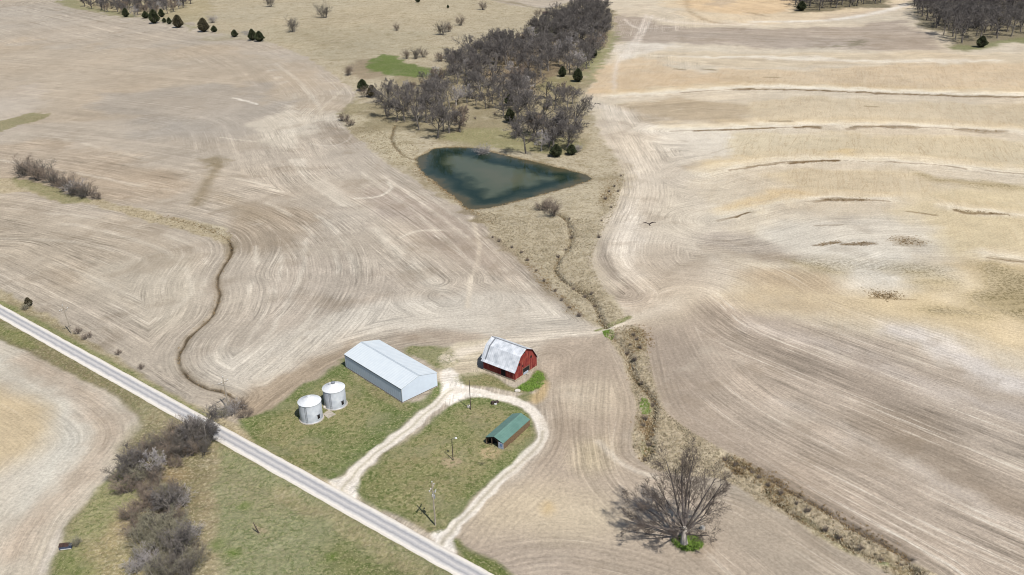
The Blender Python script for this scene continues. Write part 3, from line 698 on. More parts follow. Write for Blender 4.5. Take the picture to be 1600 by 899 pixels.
for g in GUIDES:
    V = W(g, False, 4)
    rowc = np.minimum(rowc, seg_dist(PTS, V, False))
rowc += .3 * fbm(X, Yv, 40, 71, 2)

# ---- heights
vis = (np.abs(U)[None, :] < .7) & (Y[:, None] < 1500) & (Y[:, None] > 80)
visf = vis.ravel()
Zg = np.zeros(len(X))
Zg[visf] = zground(X[visf], Yv[visf])
fade = np.clip(1.25 - Yv / 700, 0.25, 1)
rough = tex['tuft'] * .55 + tex['grass'] * .18 + tex['weed'] * .2
Zg += np.where(visf, rough * fade * (fbm(X, Yv, 2.2, 81, 2) + .7 * (vn(X / .5, Yv / .5, 83) - .5)), 0)
rowfar = np.clip(1.2 - Yv / 450, 0, 1)
Zg += np.where(visf, tex['rows'] * rowfar * .07 * np.sin(rowc * 2 * math.pi / 1.55), 0)
dr = np.abs((PTS - r0) @ rn)
onroad = dr < RW + .6
Zg[onroad & visf] = .10

# ---- ground material
m, t, b = newmat('ground')
GM = m
ca = N(t, 'ShaderNodeVertexColor', layer_name='soil')
tx = N(t, 'ShaderNodeVertexColor', layer_name='texture')
t2 = N(t, 'ShaderNodeVertexColor', layer_name='texture2')
ra = N(t, 'ShaderNodeAttribute', attribute_name='rowc')
ge = N(t, 'ShaderNodeNewGeometry')
L = t.links.new
sx = N(t, 'ShaderNodeSeparateColor'); L(tx.outputs[0], sx.inputs[0])   # rows, grass, tuft
s2 = N(t, 'ShaderNodeSeparateColor'); L(t2.outputs[0], s2.inputs[0])   # rill, weed
sp = N(t, 'ShaderNodeSeparateXYZ'); L(ge.outputs['Position'], sp.inputs[0])


def math_(op, a, b_=None, clamp=False):
    n = N(t, 'ShaderNodeMath', operation=op, use_clamp=clamp)
    for i, q in enumerate((a, b_)):
        if q is None: continue
        if isinstance(q, (int, float)): n.inputs[i].default_value = q
        else: L(q, n.inputs[i])
    return n.outputs[0]


def ramp(x, a, b_, c=0.0, d=1.0):
    n = N(t, 'ShaderNodeMapRange', interpolation_type='SMOOTHSTEP'); n.inputs[1].default_value = a; n.inputs[2].default_value = b_
    n.inputs[3].default_value = c; n.inputs[4].default_value = d
    L(x, n.inputs[0]); return n.outputs[0]


def noise(vec, scale, detail=4, rough=.55, dist=0.0):
    n = N(t, 'ShaderNodeTexNoise'); n.inputs['Scale'].default_value = scale; n.inputs['Detail'].default_value = detail
    n.inputs['Roughness'].default_value = rough; n.inputs['Distortion'].default_value = dist
    L(vec, n.inputs['Vector']); return n.outputs[0]


def mix(f, a, b_, blend='MIX'):
    n = N(t, 'ShaderNodeMix', data_type='RGBA', blend_type=blend); n.clamp_factor = True
    if isinstance(f, (int, float)): n.inputs[0].default_value = f
    else: L(f, n.inputs[0])
    for i, q in ((6, a), (7, b_)):
        if isinstance(q, tuple): n.inputs[i].default_value = q
        else: L(q, n.inputs[i])
    return n.outputs[2]


def comb(a, b_, c=0.0):
    n = N(t, 'ShaderNodeCombineXYZ')
    for i, q in enumerate((a, b_, c)):
        if isinstance(q, (int, float)): n.inputs[i].default_value = q
        else: L(q, n.inputs[i])
    return n.outputs[0]


pos = ge.outputs['Position']; rc = ra.outputs['Fac']
PX, PY = sp.outputs[0], sp.outputs[1]
# row streaks: fast across the row, slow along it
rv = comb(rc, math_('MULTIPLY', PX, .012), math_('MULTIPLY', PY, .012))
rvf = comb(rc, math_('MULTIPLY', PX, .055), math_('MULTIPLY', PY, .055))
st0 = noise(comb(rc, math_('MULTIPLY', PX, .007), math_('MULTIPLY', PY, .007)), .16, 3, .6)
st1 = noise(rv, .5, 5, .78)
st2 = noise(rvf, 1.9, 3, .7)
bro = noise(pos, .035, 3)
rowamt = math_('MULTIPLY', sx.outputs[0], ramp(bro, .36, .60, .35, 1.35))
sn_ = math_('MULTIPLY', math_('SINE', math_('MULTIPLY', rc, 2 * math.pi / 1.6)), ramp(noise(rvf, .12, 3), .35, .65, .0, .09))
# neutral multiply around 1
str_ = math_('ADD', math_('MULTIPLY', math_('SUBTRACT', st0, .5), .75), math_('ADD', math_('MULTIPLY', math_('SUBTRACT', st1, .5), .95), math_('MULTIPLY', math_('SUBTRACT', st2, .5), 1.2)))
f1 = math_('ADD', 1.0, math_('MULTIPLY', math_('ADD', str_, sn_), rowamt))
c1 = mix(1.0, ca.outputs[0], comb(f1, f1, f1), 'MULTIPLY')
# pale residue windrows
res = math_('MULTIPLY', math_('MULTIPLY', ramp(st1, .56, .68), ramp(st2, .40, .58)), math_('MULTIPLY', rowamt, .95))
c1 = mix(res, c1, A4((226, 216, 200)))
# soil grain everywhere
g1 = noise(pos, 1.3, 4, .75); g2 = noise(pos, .16, 5, .72)
gr = math_('ADD', 1.0, math_('ADD', math_('MULTIPLY', math_('SUBTRACT', g1, .5), 1.1), math_('MULTIPLY', math_('SUBTRACT', g2, .5), .5)))
c1 = mix(1.0, c1, comb(gr, gr, gr), 'MULTIPLY')
damp = math_('MULTIPLY', ramp(noise(pos, .045, 5, .6, .4), .52, .66), math_('MULTIPLY', ramp(sx.outputs[0], .2, .7), .32))
c1 = mix(damp, c1, A4((146, 130, 110)))
pale = math_('MULTIPLY', ramp(noise(pos, .06, 5, .65, .3), .56, .70), math_('MULTIPLY', ramp(sx.outputs[0], .2, .7), .30))
c1 = mix(pale, c1, A4((216, 205, 186)))
# dry grass tufts: straw and dark gaps
tf = noise(pos, .55, 4, .72, .6); tf2 = noise(pos, 1.6, 3, .7)
c1 = mix(math_('MULTIPLY', ramp(tf, .50, .38), math_('MULTIPLY', sx.outputs[2], .6)), c1, A4((126, 111, 84)))
c1 = mix(math_('MULTIPLY', ramp(tf2, .50, .62), math_('MULTIPLY', sx.outputs[2], .6)), c1, A4((216, 202, 172)))
tf3 = noise(pos, .11, 5, .7)
c1 = mix(math_('MULTIPLY', ramp(tf3, .48, .36), math_('MULTIPLY', sx.outputs[2], .5)), c1, A4((146, 132, 102)))
c1 = mix(math_('MULTIPLY', ramp(tf3, .54, .66), math_('MULTIPLY', sx.outputs[2], .4)), c1, A4((212, 200, 174)))
# green grass: dark green, olive, straw
ga = noise(pos, .7, 4, .78, .4); gb = noise(pos, 1.5, 3, .78); gc = noise(pos, .09, 3, .6)
c1 = mix(math_('MULTIPLY', ramp(ga, .50, .42), math_('MULTIPLY', sx.outputs[1], .62)), c1, A4((78, 98, 44)))
c1 = mix(math_('MULTIPLY', ramp(gb, .52, .62), math_('MULTIPLY', sx.outputs[1], .7)), c1, A4((180, 174, 132)))
c1 = mix(math_('MULTIPLY', ramp(gc, .50, .66), math_('MULTIPLY', sx.outputs[1], .45)), c1, A4((150, 147, 116)))
# erosion rills down the slope
rl_ = noise(comb(math_('SUBTRACT', math_('MULTIPLY', PX, .32), math_('MULTIPLY', PY, .115)), math_('MULTIPLY', PY, .03), 0.0), 1.0, 4, .65, .7)
rid = math_('ABSOLUTE', math_('SUBTRACT', rl_, .5))
c1 = mix(math_('MULTIPLY', ramp(rid, .028, .0), math_('MULTIPLY', s2.outputs[0], .42)), c1, A4((168, 142, 108)))
c1 = mix(math_('MULTIPLY', ramp(rl_, .55, .72), math_('MULTIPLY', s2.outputs[0], .4)), c1, A4((228, 214, 190)))
# sparse weeds
wd = noise(pos, .9, 4, .85); wb = noise(comb(math_('MULTIPLY', PX, .03), math_('MULTIPLY', PY, .13), 0.0), 1.0, 3, .6)
c1 = mix(math_('MULTIPLY', math_('MULTIPLY', ramp(wd, .47, .56), ramp(wb, .36, .56)), math_('MULTIPLY', s2.outputs[1], .85)), c1, A4((106, 96, 62)))
L(c1, b.inputs['Base Color'])
b.inputs['Roughness'].default_value = 1.0; b.inputs['Specular IOR Level'].default_value = 0.02
bp = N(t, 'ShaderNodeBump'); bp.inputs['Strength'].default_value = .7; bp.inputs['Distance'].default_value = .3
L(math_('ADD', math_('MULTIPLY', g1, .6), math_('MULTIPLY', gb, .4)), bp.inputs['Height']); L(bp.outputs[0], b.inputs['Normal'])

# ---- build the ground meshes (one sheet, cut along the zone edges)
ids = np.arange(nx * ny).reshape(ny, nx)
Fq = np.stack([ids[:-1, :-1].ravel(), ids[:-1, 1:].ravel(), ids[1:, 1:].ravel(), ids[1:, :-1].ravel()], 1)
fz = zid[Fq[:, 0]]
fz = np.where(np.isin(fz, (Z_DRIVE, Z_TRACK, Z_LAWN, Z_DRY, Z_WOOD, Z_VERGE)), fz, 0)
for zn, nm, knd in ((0, 'ground', 'structure'), (Z_DRIVE, 'gravel_driveway', 'structure'), (Z_TRACK, 'farm_track', 'structure'), (Z_LAWN, 'lawn_grass', 'stuff'), (Z_DRY, 'dry_grass', 'stuff'), (Z_WOOD, 'woodland_floor', 'structure'), (Z_VERGE, 'verge_grass', 'stuff')):
    fs = Fq[fz == zn]
    if not len(fs): continue
    used, inv = np.unique(fs.ravel(), return_inverse=True)
    me = bpy.data.meshes.new(nm)
    me.vertices.add(len(used)); me.vertices.foreach_set('co', np.stack([X[used], Yv[used], Zg[used]], 1).astype(np.float32).ravel())
    me.loops.add(len(fs) * 4); me.loops.foreach_set('vertex_index', inv.astype(np.int32))
    me.polygons.add(len(fs)); me.polygons.foreach_set('loop_start', (np.arange(len(fs)) * 4).astype(np.int32))
    me.polygons.foreach_set('use_smooth', np.ones(len(fs), bool))
    me.update(calc_edges=True)
    a = me.color_attributes.new('soil', 'FLOAT_COLOR', 'POINT')
    a.data.foreach_set('color', np.concatenate([col[used], np.ones((len(used), 1))], 1).astype(np.float32).ravel())
    a = me.color_attributes.new('texture', 'FLOAT_COLOR', 'POINT')
    a.data.foreach_set('color', np.stack([tex['rows'][used], tex['grass'][used], tex['tuft'][used], np.ones(len(used))], 1).astype(np.float32).ravel())
    a = me.color_attributes.new('texture2', 'FLOAT_COLOR', 'POINT')
    a.data.foreach_set('color', np.stack([tex['rill'][used], tex['weed'][used], 0 * used, np.ones(len(used))], 1).astype(np.float32).ravel())
    a = me.attributes.new('rowc', 'FLOAT', 'POINT'); a.data.foreach_set('value', rowc[used].astype(np.float32))
    me.materials.append(GM)
    o = bpy.data.objects.new(nm, me); COL.objects.link(o)
    lab = {'lawn_grass': 'patchy green lawn around the farm buildings inside the loop drive', 'dry_grass': 'tan dry grass of the pasture, draw and ditch', 'verge_grass': 'olive grass on the road verges and the pasture south of the road'}.get(nm)
    tag(o, lab, {'lawn_grass': 'grass', 'dry_grass': 'grass', 'verge_grass': 'grass'}.get(nm), kind=knd)
del W1, W2


def gz(x, y):
    return float(zground(x, y)[0])


# ------------------------------------------------------------------ road
m, t, b = newmat('road_chipseal'); L = t.links.new
uv = N(t, 'ShaderNodeAttribute', attribute_name='across'); ge = N(t, 'ShaderNodeNewGeometry')
r = N(t, 'ShaderNodeValToRGB'); cr = r.color_ramp
stops = [(0, (222, 215, 205)), (.10, (236, 229, 219)), (.22, (206, 203, 200)), (.31, (166, 165, 167)), (.40, (188, 186, 186)), (.50, (208, 204, 200)), (.59, (184, 182, 183)), (.68, (162, 162, 165)), (.78, (206, 203, 200)), (.90, (236, 229, 219)), (1, (218, 210, 199))]
while len(cr.elements) < len(stops): cr.elements.new(.5)
for e, (p_, c) in zip(cr.elements, stops):
    e.position = p_; e.color = tuple(np.minimum(alb(c) * 1.14, .8)) + (1,)
nz = N(t, 'ShaderNodeTexNoise'); nz.inputs['Scale'].default_value = .35; nz.inputs['Detail'].default_value = 6; nz.inputs['Roughness'].default_value = .7
L(ge.outputs['Position'], nz.inputs[0])
ad = N(t, 'ShaderNodeMath', operation='MULTIPLY_ADD', i_1=.20); L(nz.outputs[0], ad.inputs[0])
sb = N(t, 'ShaderNodeMath', operation='SUBTRACT', i_1=.10); L(uv.outputs['Fac'], sb.inputs[0]); L(sb.outputs[0], ad.inputs[2])
L(ad.outputs[0], r.inputs[0])
n2 = N(t, 'ShaderNodeTexNoise'); n2.inputs['Scale'].default_value = 2.5; n2.inputs['Detail'].default_value = 5; L(ge.outputs['Position'], n2.inputs[0])
mr = N(t, 'ShaderNodeMapRange'); mr.inputs[1].default_value = .3; mr.inputs[2].default_value = .7; mr.inputs[3].default_value = .94; mr.inputs[4].default_value = 1.06
L(n2.outputs[0], mr.inputs[0])
mx = N(t, 'ShaderNodeMix', data_type='RGBA', blend_type='MULTIPLY'); mx.inputs[0].default_value = 1
L(r.outputs[0], mx.inputs[6]); L(mr.outputs[0], mx.inputs[7]); L(mx.outputs[2], b.inputs['Base Color'])
b.inputs['Roughness'].default_value = .95; b.inputs['Specular IOR Level'].default_value = .1
vs, fs, ac = [], [], []
prof = [(-1.12, .02), (-1.0, .19), (-.5, .25), (0, .27), (.5, .25), (1.0, .19), (1.12, .02)]
ks = np.arange(-700, 700, 2.0)
for k in ks:
    for u_, z_ in prof:
        j = (.22 * (vn(np.array([k / 3.0]), np.array([u_ * 9]), 5)[0] - .5)) if abs(u_) >= 1 else 0
        p_ = r0 + rd * k + rn * (u_ + j * .6) * RW
        vs.append((p_[0], p_[1], z_)); ac.append(min(max((u_ + 1) / 2, 0), 1))
n7 = len(prof)
for i in range(len(ks) - 1):
    for j in range(n7 - 1):
        fs.append((i * n7 + j, i * n7 + j + 1, (i + 1) * n7 + j + 1, (i + 1) * n7 + j))
me = bpy.data.meshes.new('road'); me.from_pydata(vs, [], fs); me.materials.append(m)
a = me.attributes.new('across', 'FLOAT', 'POINT'); a.data.foreach_set('value', np.array(ac, np.float32))
bm = bmesh.new(); bm.from_mesh(me); bmesh.ops.recalc_face_normals(bm, faces=bm.faces); bm.to_mesh(me); bm.free()
o = bpy.data.objects.new('road', me); COL.objects.link(o); tag(o, kind='structure')

# ------------------------------------------------------------------ pond water
m, t, b = newmat('pond_water'); L = t.links.new
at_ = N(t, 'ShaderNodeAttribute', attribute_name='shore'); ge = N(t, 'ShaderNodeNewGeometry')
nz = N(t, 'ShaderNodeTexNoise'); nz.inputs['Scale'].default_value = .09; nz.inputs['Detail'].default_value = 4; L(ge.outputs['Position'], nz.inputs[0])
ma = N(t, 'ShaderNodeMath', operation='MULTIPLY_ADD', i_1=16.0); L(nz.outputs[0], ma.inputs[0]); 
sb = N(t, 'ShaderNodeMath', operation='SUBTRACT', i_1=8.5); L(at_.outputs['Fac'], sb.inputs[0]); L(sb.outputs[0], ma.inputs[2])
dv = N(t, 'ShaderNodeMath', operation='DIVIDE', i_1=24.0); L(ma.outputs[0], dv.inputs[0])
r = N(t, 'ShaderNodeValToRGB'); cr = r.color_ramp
stops = [(0, (.05, .045, .026)), (.10, (.026, .032, .022)), (.22, (.014, .022, .015)), (.36, (.008, .016, .011)), (.50, (.022, .030, .019)), (.64, (.046, .055, .037)), (1, (.058, .062, .042))]  # tones by shore distance: sediment, plus sky-reflection variation painted into the water colour
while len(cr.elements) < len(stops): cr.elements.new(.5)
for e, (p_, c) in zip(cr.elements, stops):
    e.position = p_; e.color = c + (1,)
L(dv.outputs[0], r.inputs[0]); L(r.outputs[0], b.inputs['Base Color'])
b.inputs['Roughness'].default_value = .06; b.inputs['IOR'].default_value = 1.33; b.inputs['Specular IOR Level'].default_value = .07
bp = N(t, 'ShaderNodeBump'); bp.inputs['Strength'].default_value = .12; bp.inputs['Distance'].default_value = .05
n2 = N(t, 'ShaderNodeTexNoise'); n2.inputs['Scale'].default_value = 1.2; n2.inputs['Detail'].default_value = 3; L(ge.outputs['Position'], n2.inputs[0])
L(n2.outputs[0], bp.inputs['Height']); L(bp.outputs[0], b.inputs['Normal'])
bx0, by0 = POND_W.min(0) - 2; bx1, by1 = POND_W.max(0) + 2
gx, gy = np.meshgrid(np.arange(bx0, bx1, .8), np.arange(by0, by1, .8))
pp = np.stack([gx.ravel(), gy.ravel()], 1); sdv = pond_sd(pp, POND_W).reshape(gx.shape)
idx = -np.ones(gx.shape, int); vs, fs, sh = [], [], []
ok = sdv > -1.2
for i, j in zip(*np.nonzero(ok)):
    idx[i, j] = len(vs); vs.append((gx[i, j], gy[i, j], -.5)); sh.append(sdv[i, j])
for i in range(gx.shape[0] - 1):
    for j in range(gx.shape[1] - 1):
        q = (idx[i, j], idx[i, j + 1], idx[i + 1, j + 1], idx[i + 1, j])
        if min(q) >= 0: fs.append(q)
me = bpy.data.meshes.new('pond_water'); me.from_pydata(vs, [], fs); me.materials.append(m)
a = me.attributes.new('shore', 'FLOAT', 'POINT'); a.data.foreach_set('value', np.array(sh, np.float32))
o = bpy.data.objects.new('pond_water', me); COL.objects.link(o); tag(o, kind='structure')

#OBJECTS
# ------------------------------------------------------------------ building materials
M_shedwall = ribbed_metal('shed_wall_metal', alb((216, 229, 244)) * 1.22, alb((208, 220, 235)) * 1.25, 1, .9, .5, .0, .02)
M_shedroof = ribbed_metal('shed_roof_metal', alb((234, 242, 247)), alb((226, 235, 242)), 1, .9, .5, .0, .02, spec=.3)
M_trim = noise_mat('white_trim', alb((232, 234, 236)), alb((214, 216, 220)), 2, .5)
M_gut = noise_mat('grey_trim', alb((150, 156, 164)), alb((130, 136, 146)), 2, .5)
M_conc = noise_mat('concrete', alb((206, 198, 184)), alb((180, 170, 155)), 1.5, .95)
M_galv = ribbed_metal('bin_galvanised', alb((232, 237, 245)) * 1.3, alb((206, 213, 224)) * 1.25, 2, .21, .38, .2, .03, spec=.5)
M_galvroof = noise_mat('bin_roof_galvanised', alb((246, 248, 250)) * 1.15, alb((236, 240, 244)) * 1.1, 1.2, .42, .15, spec=.5)
M_barnroof = ribbed_metal('barn_roof_tin', alb((240, 243, 248)) * 1.22, alb((206, 212, 220)), 1, .6, .45, .1, .02)
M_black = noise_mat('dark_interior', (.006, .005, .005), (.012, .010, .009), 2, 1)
M_stone = noise_mat('foundation_stone', alb((214, 200, 178)), alb((170, 152, 130)), 2.2, .95, bump=.4)
M_greenroof = ribbed_metal('green_roof_metal', alb((118, 156, 144)), alb((104, 142, 130)), 1, .45, .45, .1, .02)
M_whitepaint = noise_mat('white_paint_weathered', alb((216, 222, 232)), alb((176, 190, 212)), 2.5, .7)
M_wood = noise_mat('weathered_wood', alb((150, 130, 110)), alb((104, 88, 74)), 3, .9, stretch=(3, 3, .4))
M_tanwall = noise_mat('tan_board', alb((150, 124, 96)), alb((116, 94, 72)), 1.8, .9, stretch=(1, 1, 3))
M_pole = noise_mat('pole_wood', alb((206, 196, 180)), alb((160, 148, 132)), 2, .9, stretch=(4, 4, .5))
M_poledark = noise_mat('dark_pole_wood', alb((104, 92, 82)), alb((70, 62, 56)), 2, .9, stretch=(4, 4, .5))
M_ins = noise_mat('white_porcelain', alb((240, 240, 240)), alb((226, 226, 226)), 3, .3)
M_steel = noise_mat('grey_hardware', alb((176, 180, 186)), alb((150, 154, 160)), 3, .5, .3)

# red barn boards: vertical planks, worn patches
m, t, b = newmat('barn_red_boards'); L = t.links.new
tc = N(t, 'ShaderNodeTexCoord'); mp = N(t, 'ShaderNodeMapping'); mp.inputs['Scale'].default_value = (1, 1, .16); L(tc.outputs['Object'], mp.inputs[0])
n1 = N(t, 'ShaderNodeTexNoise'); n1.inputs['Scale'].default_value = 2.6; n1.inputs['Detail'].default_value = 6; n1.inputs['Roughness'].default_value = .65; L(mp.outputs[0], n1.inputs[0])
n2 = N(t, 'ShaderNodeTexNoise'); n2.inputs['Scale'].default_value = .55; n2.inputs['Detail'].default_value = 4; L(tc.outputs['Object'], n2.inputs[0])
r = N(t, 'ShaderNodeValToRGB'); cr = r.color_ramp
stops = [(0.28, (88, 32, 32)), (.46, (138, 50, 48)), (.58, (168, 74, 64)), (.70, (205, 150, 128))]
while len(cr.elements) < len(stops): cr.elements.new(.5)
for e, (p_, c) in zip(cr.elements, stops):
    e.position = p_; e.color = A4(c)
L(n1.outputs[0], r.inputs[0])
mx = N(t, 'ShaderNodeMix', data_type='RGBA'); mr = N(t, 'ShaderNodeMapRange'); mr.inputs[1].default_value = .52; mr.inputs[2].default_value = .75; mr.inputs[4].default_value = .6
L(n2.outputs[0], mr.inputs[0]); L(mr.outputs[0], mx.inputs[0]); L(r.outputs[0], mx.inputs[6]); mx.inputs[7].default_value = A4((190, 98, 76)); L(mx.outputs[2], b.inputs['Base Color'])
b.inputs['Roughness'].default_value = .9
M_red = m

# ------------------------------------------------------------------ machine shed
sh = empty('machine_shed', (-28.19, 191.75, 0), math.radians(42.46), 'long pale steel machine shed with shallow gable roof beside the two grain bins', 'shed')
Wd, Ln, he, hr = 11.25, 25.35, 4.15, 5.68
q = MB(); q.prism([(0, .3), (Wd, .3), (Wd, he - .02), (Wd / 2, hr - .06), (0, he - .02)], 'y', 0, Ln); q.build('wall', M_shedwall, sh)
q = MB()
for s in (0, 1):
    def rx(x): return x if s == 0 else Wd - x
    sl_ = (hr - he) / (Wd / 2)
    p0 = (rx(-.12), he - .12 * sl_); p1 = (rx(Wd / 2), hr)
    q.prism([(p0[0], p0[1]), (p1[0], p1[1]), (p1[0], p1[1] + .07), (p0[0], p0[1] + .07)], 'y', -.08, Ln + .08)
ro = q.build('roof', M_shedroof, sh)
q = MB(); q.prism([(Wd / 2 - .28, hr + .015), (Wd / 2, hr + .12), (Wd / 2 + .28, hr + .015), (Wd / 2, hr + .085)], 'y', -.09, Ln + .09); q.build('ridge_cap', noise_mat('ridge_metal', alb((206, 216, 224)), alb((194, 204, 213)), 1.5, .5), ro)
q = MB()
for x in (-.10, Wd + .02): q.box(x, x + .08, -.05, Ln + .05, he - .27, he - .10)
q.build('eave_trim', M_gut, sh)
for x, y in ((-.02, -.02), (Wd - .10, -.02), (-.02, Ln - .10), (Wd - .10, Ln - .10)):
    q = MB(); q.box(x, x + .12, y, y + .12, .31, he - .12); q.build('corner_trim', M_trim, sh)
q = MB(); q.box(-.05, Wd + .05, -.05, Ln + .05, -.3, .16); q.build('foundation', M_conc, sh)
q = MB(); q.box(-.012, Wd + .012, -.012, Ln + .012, .14, .34); q.build('base_board', M_wood, sh)

# ------------------------------------------------------------------ red barn
ba = empty('red_barn', (.11, 200.67, 0), math.radians(51.03), 'weathered red wooden barn with a tin gambrel roof at the end of the driveway', 'barn')
Wd, Ln = 9.43, 10.63
GAM = [(0, 3.25), (2.15, 6.45), (Wd / 2, 7.78), (Wd - 2.15, 6.45), (Wd, 3.25)]
q = MB(); q.prism([(0, .45)] + [(x, z - .05) for x, z in GAM] + [(Wd, .45)], 'y', 0, Ln); wl = q.build('wall', M_red, ba)
q = MB()
def off(p, d): return (p[0], p[1] + d)
RG = [(-.55, 2.80), (.05, 3.28), (2.15, 6.45), (Wd / 2, 7.78), (Wd - 2.15, 6.45), (Wd - .05, 3.28), (Wd + .55, 2.80)]
for i in range(6):
    a, c = RG[i], RG[i + 1]; up = .07
    q.prism([a, c, off(c, up), off(a, up)], 'y', -.35, Ln + (.75 if i in (1, 2, 3) else .4))
rf = q.build('roof', M_barnroof, ba)
q = MB(); q.prism([(Wd / 2 - .2, 7.80), (Wd / 2, 7.91), (Wd / 2 + .2, 7.80), (Wd / 2, 7.87)], 'y', -.36, Ln + .6); q.build('ridge_cap', M_steel, rf)
q = MB()   # rusted replacement sheet at the far end
for i in (1, 2):
    a, c = RG[i], RG[i + 1]; q.prism([off(a, .075), off(c, .075), off(c, .085), off(a, .085)], 'y', Ln - .9, Ln - .45)
q.build('patch_sheet', M_steel, rf)
q = MB()   # dark verge boards on the front gable
for i in (3, 4):
    a, c = RG[i], RG[i + 1]
    q.prism([off(a, -.22), off(c, -.22), off(c, -.004), off(a, -.004)], 'y', -.33, -.20)
q.build('verge_board', noise_mat('dark_red_trim', alb((84, 26, 26)), alb((60, 20, 20)), 2, .9), ba)
q = MB(); q.box(-.08, Wd + .08, -.08, Ln + .08, -.4, .5); q.build('foundation', M_stone, ba)
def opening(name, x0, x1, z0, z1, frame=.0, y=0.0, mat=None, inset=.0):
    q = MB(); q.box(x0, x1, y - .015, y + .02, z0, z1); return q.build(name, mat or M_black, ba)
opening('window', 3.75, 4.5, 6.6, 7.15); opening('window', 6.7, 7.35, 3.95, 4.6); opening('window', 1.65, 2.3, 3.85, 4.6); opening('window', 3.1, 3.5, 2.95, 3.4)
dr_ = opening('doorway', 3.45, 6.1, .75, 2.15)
q = MB(); q.box(3.28, 3.45, -.05, .02, .3, 2.3); q.box(6.1, 6.27, -.05, .02, .3, 2.3); q.box(3.28, 6.27, -.051, .02, 2.15, 2.29); q.build('frame', M_wood, dr_)
q = MB(); q.box(3.5, 5.6, -.09, -.03, .35, .98); q.build('gate', M_whitepaint, dr_)
q = MB()   # side wall: open doorway and low patch of sunlight painted as paler red boards
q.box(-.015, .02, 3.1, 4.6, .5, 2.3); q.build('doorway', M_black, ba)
q = MB(); q.box(-.03, .02, 6.4, 9.2, .45, 1.25); q.build('sunlit_low_patch', noise_mat('sunlit_red_boards', alb((176, 92, 72)), alb((150, 60, 50)), 1.5, .9), ba)
q = MB(); q.box(4.6, 6.2, -.5, -.1, -.3, .18); q.build('sill_slab', M_conc, ba)

# ------------------------------------------------------------------ green-roofed shed
gs = empty('animal_shed', (-3.02, 170.53, 0), math.radians(56.25), 'low open-fronted shed with a green metal roof inside the loop drive', 'shed')
Ln, Wd, he, hr = 11.54, 4.92, 1.75, 2.75
q = MB()
sl_ = (hr - he) / (Wd / 2)
for s in (0, 1):
    def ry(y): return y if s == 0 else Wd - y
    p0 = (ry(-.02), he); p1 = (ry(Wd / 2), hr)
    q.prism([p0, p1, off(p1, .06), off(p0, .06)], 'x', -.02, Ln)
rf = q.build('roof', M_greenroof, gs)
q = MB(); q.prism([(Wd / 2 - .15, hr + .01), (Wd / 2, hr + .11), (Wd / 2 + .15, hr + .01), (Wd / 2, hr + .075)], 'x', -.03, Ln + .01); q.build('ridge_cap', M_greenroof, rf)
q = MB(); q.box(.1, Ln, .02, .10, -.2, he - .12); q.box(.1, Ln, Wd - .10, Wd - .02, -.2, he - .12); q.prism([(.1, -.2), (Wd - .1, -.2), (Wd - .1, he - .14), (Wd / 2, hr - .2), (.1, he - .14)], 'x', Ln - .1, Ln - .02); q.build('wall', M_tanwall, gs)
q = MB(); q.box(.02, .09, .0, 1.38, -.15, 1.72); wp = q.build('door', M_whitepaint, gs)
q = MB(); q.box(-.004, .02, .25, .95, .75, 1.45); q.build('pane', noise_mat('blue_panel', alb((120, 156, 204)), alb((140, 172, 214)), 3, .5), wp)
for y in (1.46, 3.2, 4.8):
    q = MB(); q.box(.03, .15, y - .06, y + .06, -.2, he + (.0 if y > 4 else .1) - (0.1 if y > 4 else -.25)); q.build('post', M_wood, gs)
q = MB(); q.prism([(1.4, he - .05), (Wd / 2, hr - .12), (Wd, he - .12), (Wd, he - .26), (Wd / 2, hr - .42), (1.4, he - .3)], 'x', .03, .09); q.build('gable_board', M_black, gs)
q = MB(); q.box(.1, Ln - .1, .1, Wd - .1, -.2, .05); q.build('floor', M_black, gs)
q = MB(); q.box(1.3, 1.36, .1, Wd - .1, .05, he - .1); q.build('partition', M_black, gs)

